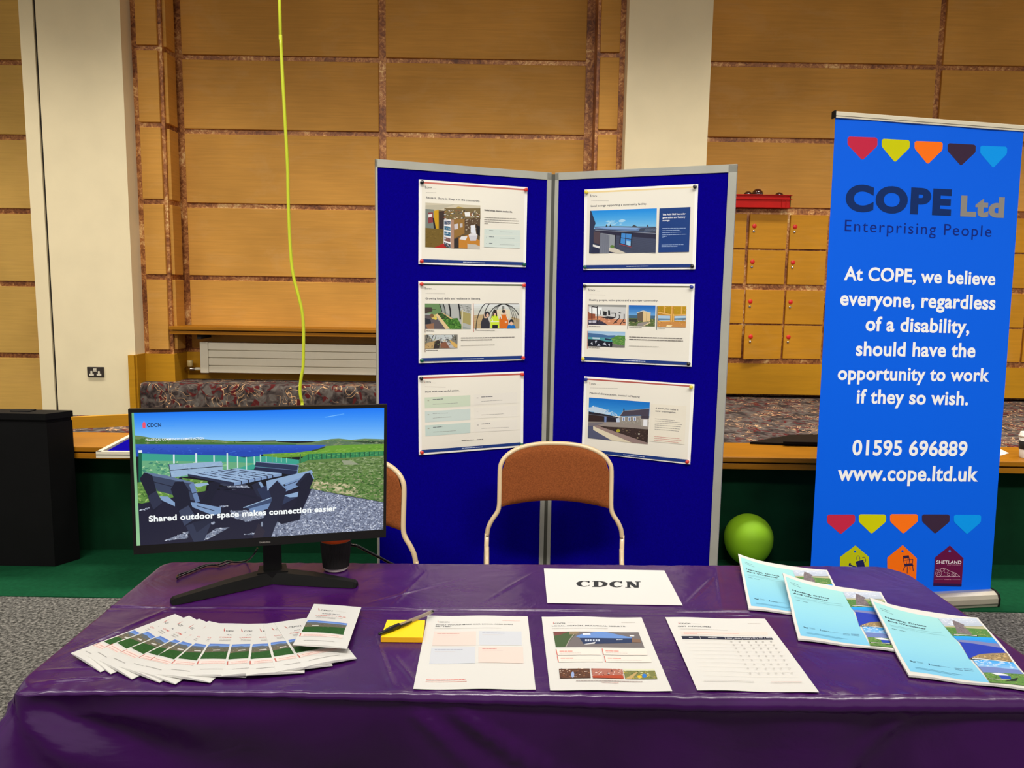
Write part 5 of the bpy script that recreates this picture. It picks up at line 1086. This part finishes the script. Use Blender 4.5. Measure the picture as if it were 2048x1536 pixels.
cv.poly([(110,292), (150,296), (240,312), (330,318), (420,322), (560,316), (700,326), (760,332), (900,342), (1030,340), (1040,331), (1130,331), (1150,342), (1290,350), (1400,345), (1480,330), (1545,320), (1600,317), (1690,326), (1790,318), (1870,320), (1934,322), (1934,420), (112,372)], (106,132,84))
cv.poly([(112,320), (240,330), (420,338), (640,344), (900,350), (1100,352), (1290,356), (1290,370), (112,372)], (66,112,48)); cv.poly([(1400,352), (1560,330), (1700,340), (1934,330), (1934,372), (1500,380)], (92,116,92)); cv.poly([(1690,340), (1800,336), (1934,342), (1934,362), (1800,350)], (50,70,48)); cv.poly([(1030,332), (1135,330), (1150,340), (1030,341)], (60,70,70))
cv.specks([(150,310), (700,332), (900,345), (160,350)], 70, [(96,130,64), (64,104,44), (130,146,96)], 18, .3); cv.specks([(1430,350), (1600,325), (1930,330), (1930,360), (1500,372)], 70, [(130,140,110), (86,116,76), (110,130,96)], 18, .3)
cv.grad([(112,358), (1515,364), (1400,418), (112,446)], (52,92,200), (30,66,170), 8); cv.poly([(112,440), (1400,412), (1040,436), (1000,452), (600,450), (112,450)], (34,72,176)); cv.specks([(115,370), (1480,368), (1280,412), (900,440), (120,436)], 220, [(40,80,188), (54,98,202), (34,70,174)], 12, .15)
cv.poly([(1040,432), (1300,420), (1420,404), (1520,372), (1700,362), (1934,358), (1934,440), (1380,450), (1060,462)], (106,156,52)); cv.specks([(1080,436), (1440,410), (1930,365), (1930,415), (1400,440)], 160, [(118,168,60), (94,144,48), (130,172,74)], 16, .25); cv.line([(1400, 408), (1440, 400), (1500, 380)], 10, (54,76,40))
# fence netting
cv.poly([(160,426), (420,434), (800,442), (905,456), (1040,446), (1310,474), (1310,520), (760,560), (400,610), (160,640)], (58,160,140)); cv.poly([(160,480), (420,482), (800,490), (1000,500), (760,560), (400,610), (160,640)], (104,168,126)); cv.specks([(165,490), (420,490), (800,500), (700,560), (400,605), (165,630)], 170, [(140,196,140), (80,150,110), (170,206,160), (60,130,110)], 20)
cv.poly([(1305,474), (1375,432), (1934,410), (1934,446), (1380,478), (1310,512)], (52,132,84)); cv.specks([(1380,438), (1930,415), (1930,442), (1380,474)], 60, [(40,110,70), (90,160,90)], 14)
for i in range(16): x = 1405+i*35; cv.line([(x, 432-i*1.4), (x, 474-i*2.1)], 7, (34,88,56))
for x, y0, y1, wd_, c in ((150, 402, 640, 24, (16,96,72)), (150, 402, 420, 26, (226,234,240)), (394, 433, 500, 12, (210,226,236)), (556, 425, 495, 13, (214,228,238)), (686, 440, 490, 10, (206,222,230)), (783, 424, 545, 11, (206,222,226)), (858, 448, 535, 9, (196,222,214)), (922, 454, 545, 9, (196,222,214)), (980, 450, 510, 8, (180,220,206)), (1025, 434, 492, 8, (180,220,206)), (1068, 448, 492, 6, (160,210,190)), (1112, 440, 490, 7, (90,160,120)), (1140, 452, 492, 6, (150,206,180)), (1178, 456, 494, 6, (150,206,180)), (1216, 460, 496, 6, (150,206,180)), (1250, 440, 470, 6, (80,110,60)), (1318, 430, 510, 8, (60,110,70)), (1375, 432, 478, 8, (40,90,60))): cv.line([(x, y0), (x+1, y1)], wd_, c)
# grass and gravel
cv.poly([(1290,512), (1380,476), (1934,444), (1934,800), (1640,745), (1400,700), (1290,620)], (100,128,70)); cv.specks([(1300,505), (1934,450), (1934,590), (1300,600)], 1100, [(130,154,98), (80,108,58), (108,136,74), (150,166,122), (64,92,46), (92,122,66)], 17, .4); cv.specks([(1400,590), (1934,570), (1934,790), (1640,740), (1400,690)], 1200, [(70,108,48), (96,134,64), (54,88,40), (122,150,92), (150,154,114), (84,124,58)], 16, .45); cv.specks([(1400,640), (1700,650), (1760,745), (1560,720), (1400,690)], 90, [(190,180,140), (150,150,110), (206,196,160)], 22, .4)
cv.poly([(1620,480), (1680,480), (1760,510), (1640,512)], (150,156,130))
cv.poly([(130,640), (400,600), (640,630), (620,720), (200,800), (135,790)], (96,140,64)); cv.specks([(140,645), (400,605), (630,640), (560,720), (200,790), (140,780)], 200, [(130,170,84), (70,110,50), (160,190,110)], 20)
cv.poly([(134,800), (640,700), (1050,690), (1400,690), (1934,790), (1930,1003), (124,1112)], (30,30,52)); cv.poly([(1400,690), (1640,740), (1934,792), (1930,1003), (1095,1046), (1150,930), (1300,920)], (116,124,146))
GR = [(176,184,206), (90,98,122), (136,146,170), (206,212,226), (64,70,94), (150,160,186), (110,118,140)]
cv.specks([(1405,695), (1640,745), (1930,795), (1928,1000), (1100,1044), (1160,935), (1310,922)], 2600, GR, 11, .55)
for rg, nn in (([(800,850), (1050,846), (1060,900), (930,932), (830,902)], 160), ([(320,1070), (500,1000), (492,1052)], 70), ([(560,1082), (700,980), (800,972), (640,1060)], 130), ([(905,1025), (990,1012), (990,1030)], 26), ([(145,845), (220,822), (200,838)], 20), ([(720,818), (790,812), (760,824)], 20), ([(780,668), (930,664), (960,690), (820,694)], 60), ([(640,940), (690,930), (690,950)], 20)): cv.poly(rg, (120,128,146)); cv.specks(rg, nn, GR, 11, .55)
# table and benches
L1, L2, L3, D1, D2, D3 = (150,178,210), (128,158,196), (104,132,176), (26,28,48), (36,40,62), (56,66,92)
cv.poly([(430,605), (452,598), (470,660), (440,640)], D1)
cv.poly([(357,508), (742,484), (750,517), (363,549)], (148,176,206)); cv.poly([(364,553), (750,522), (750,550), (376,604)], (150,178,208)); cv.line([(362,551), (750,520)], 5, D1); cv.line([(358,508), (374,602)], 6, D3); cv.specks([(365,512), (745,490), (748,545), (380,595)], 40, [(158,184,212), (140,168,200)], 20, .2)
cv.poly([(993,488), (1306,514), (1300,548), (984,522)], (42,52,84)); cv.poly([(986,526), (1298,554), (1290,590), (976,548)], (34,42,72)); cv.line([(993,488), (1306,514)], 5, (130,150,186)); cv.line([(986,525), (1298,552)], 4, (96,116,156)); cv.line([(1304,514), (1292,590)], 6, (120,150,190))
cv.poly([(530,652), (640,642), (650,656), (565,676)], (150,180,212)); cv.poly([(720,648), (900,640), (930,662), (760,668)], (52,58,80))
cv.poly([(655,640), (740,632), (660,800), (585,790), (640,700)], D1); cv.poly([(960,660), (1010,636), (1060,700), (1040,760), (1000,740)], D2); cv.poly([(1010,640), (1030,636), (1065,700), (1050,715)], L2); cv.line([(730,690), (1000,756)], 12, D1); cv.line([(700,680), (960,690)], 14, D1)
cv.poly([(1000,690), (1110,650), (1110,780), (1040,770)], (40,50,80))
cv.poly([(495,577), (850,537), (1182,573), (835,641)], (150,178,212)); cv.poly([(495,577), (835,641), (835,664), (496,594)], (40,46,72)); cv.poly([(835,641), (1182,573), (1182,592), (835,664)], (126,152,192))
for a, b in (((553,570), (886,631)), ((612,564), (938,621)), ((666,558), (985,611)), ((715,552), (1030,602)), ((760,547), (1075,594)), ((805,542), (1116,586))): cv.line([a, b], 5, (40,48,76)); cv.line([b, (b[0], b[1]+22)], 7, D1)
cv.specks([(520,577), (850,545), (1150,573), (835,632)], 60, [(158,184,216), (144,172,206)], 18, .15)
# near bench on the one side
cv.poly([(228,585), (330,592), (535,648), (582,786), (270,700)], D3); cv.line([(236,632), (560,716)], 5, D1); cv.poly([(176,562), (330,586), (540,640), (536,652), (236,590)], (96,116,150)); cv.poly([(505,655), (540,642), (584,782), (552,790)], (104,130,172)); cv.line([(524,722), (566,712)], 5, D2)
cv.poly([(146,612), (180,565), (236,585), (268,700), (300,800), (240,870), (205,740)], D1); cv.poly([(205,740), (268,700), (310,790), (245,840)], (44,48,72))
cv.poly([(290,740), (352,744), (402,788), (402,816), (305,770)], (130,158,196)); cv.poly([(500,784), (560,790), (738,826), (736,868), (676,882), (505,812)], (124,152,192)); cv.line([(560,812), (690,850)], 5, D2)
cv.poly([(372,690), (402,636), (462,632), (500,690), (520,800), (560,890), (648,950), (505,1000), (430,860)], D1); cv.poly([(430,850), (500,810), (560,900), (470,960)], (58,66,92)); cv.poly([(480,960), (560,930), (680,905), (612,1080), (540,1092)], (48,54,78)); cv.poly([(530,935), (680,905), (670,930), (560,1010)], (36,40,62))
# near bench on the other side
cv.poly([(1068,630), (1400,551), (1412,572), (1210,650), (1076,702)], (140,168,204)); cv.poly([(1205,650), (1392,580), (1374,646), (1200,712)], (120,148,190)); cv.line([(1200,668), (1390,596)], 4, D2); cv.poly([(1350,578), (1392,566), (1340,690), (1280,660)], (32,36,58))
cv.poly([(898,826), (1108,752), (1112,798), (985,842)], (60,76,110)); cv.poly([(940,836), (1108,790), (1108,830), (960,868)], (110,138,180)); cv.line([(900,828), (1106,754)], 6, (150,176,206)); cv.poly([(1190,740), (1312,708), (1300,748), (1182,808)], (46,56,86)); cv.poly([(1196,738), (1316,708), (1300,748), (1240,752)], (140,168,204))
cv.poly([(1316,640), (1392,566), (1418,612), (1342,790), (1312,918), (1180,950), (1150,930), (1290,790)], D1); cv.line([(1392,566), (1416,616)], 9, (130,156,196))
cv.poly([(1086,690), (1150,624), (1216,688), (1180,830), (1105,1048), (968,1062), (1050,900), (1110,770)], (34,36,58)); cv.line([(1150,626), (1214,690)], 8, (120,148,190)); cv.ell(1036, 950, 8, 18, (130,140,160)); cv.poly([(968,1062), (1010,940), (1060,1000), (1040,1056)], (44,40,56))
# caption, edge stripe, small heading
cv.grad([(78,125), (104,125), (150,1110), (120,1113)], (110,176,122), (150,200,150), 10)
cv.text('Shared outdoor space makes connection easier', (213, 928), (1583, 853), (246,250,250), .036, .94)
cv.text('PRACTICAL COMMUNITY CLIMATE ACTION', (190, 334), (615, 321), (236,244,250), .015, 1.25)
cv.poly([(168,238), (166,205), (178,188), (190,204), (188,240)], (232,84,110)); cv.text('CDCN', (200, 231), (302, 228), (14,24,60), .02, 1.2); cv.greek((310, 226), (400, 222), 4, (60,150,246))
cols = []; mb = MB()
clipx = lambda p: (min(SR, max(SL, p[0])), min(ST, max(SB, p[1])))
mb.grid(lambda a, b: MC+e2*(SL+(SR-SL)*a)+u2*(SB+(ST-SB)*b)+nF*.0001, 1, 1); cols.append(lin((20,20,30)))
for pts, fs_, c, k in cv.items:
    mb.add([MC+e2*clipx(p)[0]+u2*clipx(p)[1]+nF*(.0002+k*6e-6) for p in pts], fs_); cols += [c]*len(fs_)
sc = mb.build('screen', M['screen'], t, fixn=False); paint(sc, cols); sc['label'] = 'lit screen showing a picnic table by the sea'
cv = Canvas(MW, MH, QM, eps=2e-5); cv.k = 1; cv.text('SAMSUNG', (1018, 1090), (1097, 1087), (150,146,140), .02, 1.0)
mb = MB(); cols = []; cv.emit(mb, lambda x, y, h: MC+e2*x+u2*y+nF*(.0016+h), cols); o = mb.build('maker_lettering', M['paper'], bz_, fixn=False); paint(o, cols)
# stand: neck and two splayed feet
mb = MB(); nk = V((MC.x, MC.y, 0))+e*.012-nF*.0
mb.prism([V((nk.x, nk.y, ZT+.012))+e*a+nb*b for a, b in ((-.0205, .045), (.0205, .045), (.0205, .075), (-.0205, .075))], V((0, 0, .26))); mb.prism([V((nk.x, nk.y, .93))+e*a+nb*b for a, b in ((-.03, .02), (.03, .02), (.03, .06), (-.03, .06))], V((0, 0, .10)))
mb.build('stand_neck', M['black'], t)
hub = onz(538, 1150, ZT+.001); hub.z = 0; tipL, tipR = onz(342, 1206, ZT+.002), onz(714, 1171, ZT+.002)
mb = MB(); H0 = V((nk.x, nk.y, ZT))+nb*.052
def foot(tip, s):
    a = V((H0.x, H0.y, ZT)); b = V((tip.x, tip.y, ZT)); d = (b-a).normalized(); n_ = V((-d.y, d.x, 0)); w0, w1, h0, h1 = .026, .013, .026, .013
    if s < 0: pass
    P = lambda c, w_, h: [c+n_*w_, c-n_*w_, c-n_*w_*.62+V((0,0,h)), c+n_*w_*.62+V((0,0,h))]
    p0, p1, p2 = P(a-d*.012, w0, h0), P(a+d*.10, w0*.8, h0*.86), P(b-d*.006, w1, h1); p3 = P(b, w1*.7, h1*.7)
    vs_ = p0+p1+p2+p3; f_ = [(0, 1, 2, 3), (12, 15, 14, 13)]
    for k in range(3):
        for i in range(4): f_.append((k*4+i, k*4+4+i, k*4+4+(i+1) % 4, k*4+(i+1) % 4))
    m_ = MB(); m_.add(vs_, f_); m_.build('stand_foot', M['black'], t)
foot(tipL, -1); foot(tipR, 1)
MB().prism([H0+e*a+nb*b for a, b in ((-.034, -.022), (.034, -.022), (.030, .030), (-.030, .030))], V((0, 0, .027))).build('stand_hub', M['black'], t)
# cables at the monitor
z0 = ZT+.0035
P_ = [at(515, 1096, 1.765), at(508, 1108, 1.770)]+[onz(x, y, z0) for x, y in ((494, 1121), (470, 1124.5), (455, 1122), (435, 1129), (415, 1131), (398, 1137), (375, 1146), (358, 1153), (354, 1156), (356, 1150), (370, 1145), (385, 1140), (400, 1133), (425, 1128), (440, 1132), (452, 1128), (466, 1123))]
for p in P_[1:3]: p.z = max(p.z, z0)
tag(MB().tube(smooth(P_, 5), .0020, 8).build('monitor_cord', M['penblack']), 'thin black cord looped on the table beside the monitor stand', 'cord')
P_ = [MC+e2*.16-u2*.09-nF*.045, at(697, 1083, 1.875), at(715, 1092, 1.885), at(745, 1108, 1.91), at(772, 1122, 1.94), V((-.285, 1.975, .66)), V((-.27, 1.99, .55)), V((-.24, 2.02, .3)), V((-.2, 2.05, .012))]
tag(MB().tube(smooth(P_, 6), .0036, 8).build('power_cable', M['penblack']), 'thick black cable running from behind the monitor over the back edge of the table', 'cable')
# ripple cup behind the monitor
c = V((-.4215, 1.805, ZT+.0002)); t = thing('paper_cup', 'black ripple paper cup with orange upper part behind the monitor foot', 'cup', c)
MB().lathe([(.0001, .004), (.0265, .004), (.0270, 0), (.0285, .002), (.0385, .112), (.0375, .112), (.0275, .010), (.0001, .008)], c, n=48).build('cup_body', M['cupwhite'], t)
mb = MB(); nn = 144
for i in range(nn): pass
r_ = lambda h: .0285+(.0385-.0285)*h/.112
prof = [(h, r_(h)+.0014) for h in (.008, .03, .05, .0735)]
vs_ = [c+V(((r+.0010*(k % 2))*math.cos(2*PI*k/nn), (r+.0010*(k % 2))*math.sin(2*PI*k/nn), h)) for h, r in prof for k in range(nn)]
mb.add(vs_, [(j*nn+k, j*nn+(k+1) % nn, (j+1)*nn+(k+1) % nn, (j+1)*nn+k) for j in range(3) for k in range(nn)], 0, False)
mb.build('ripple_sleeve', M['ripple'], t)
MB().lathe([(r_(.0735)+.0012, .0735), (r_(.1)+.0012, .104), (r_(.1)+.0004, .105)], c, n=48).build('orange_band', M['orange'], t)
MB().lathe([(.0388, .1075), (.0405, .111), (.0400, .117), (.036, .119), (.0345, .127), (.0001, .125)], c, n=40).build('lid', M['penblack'], t)
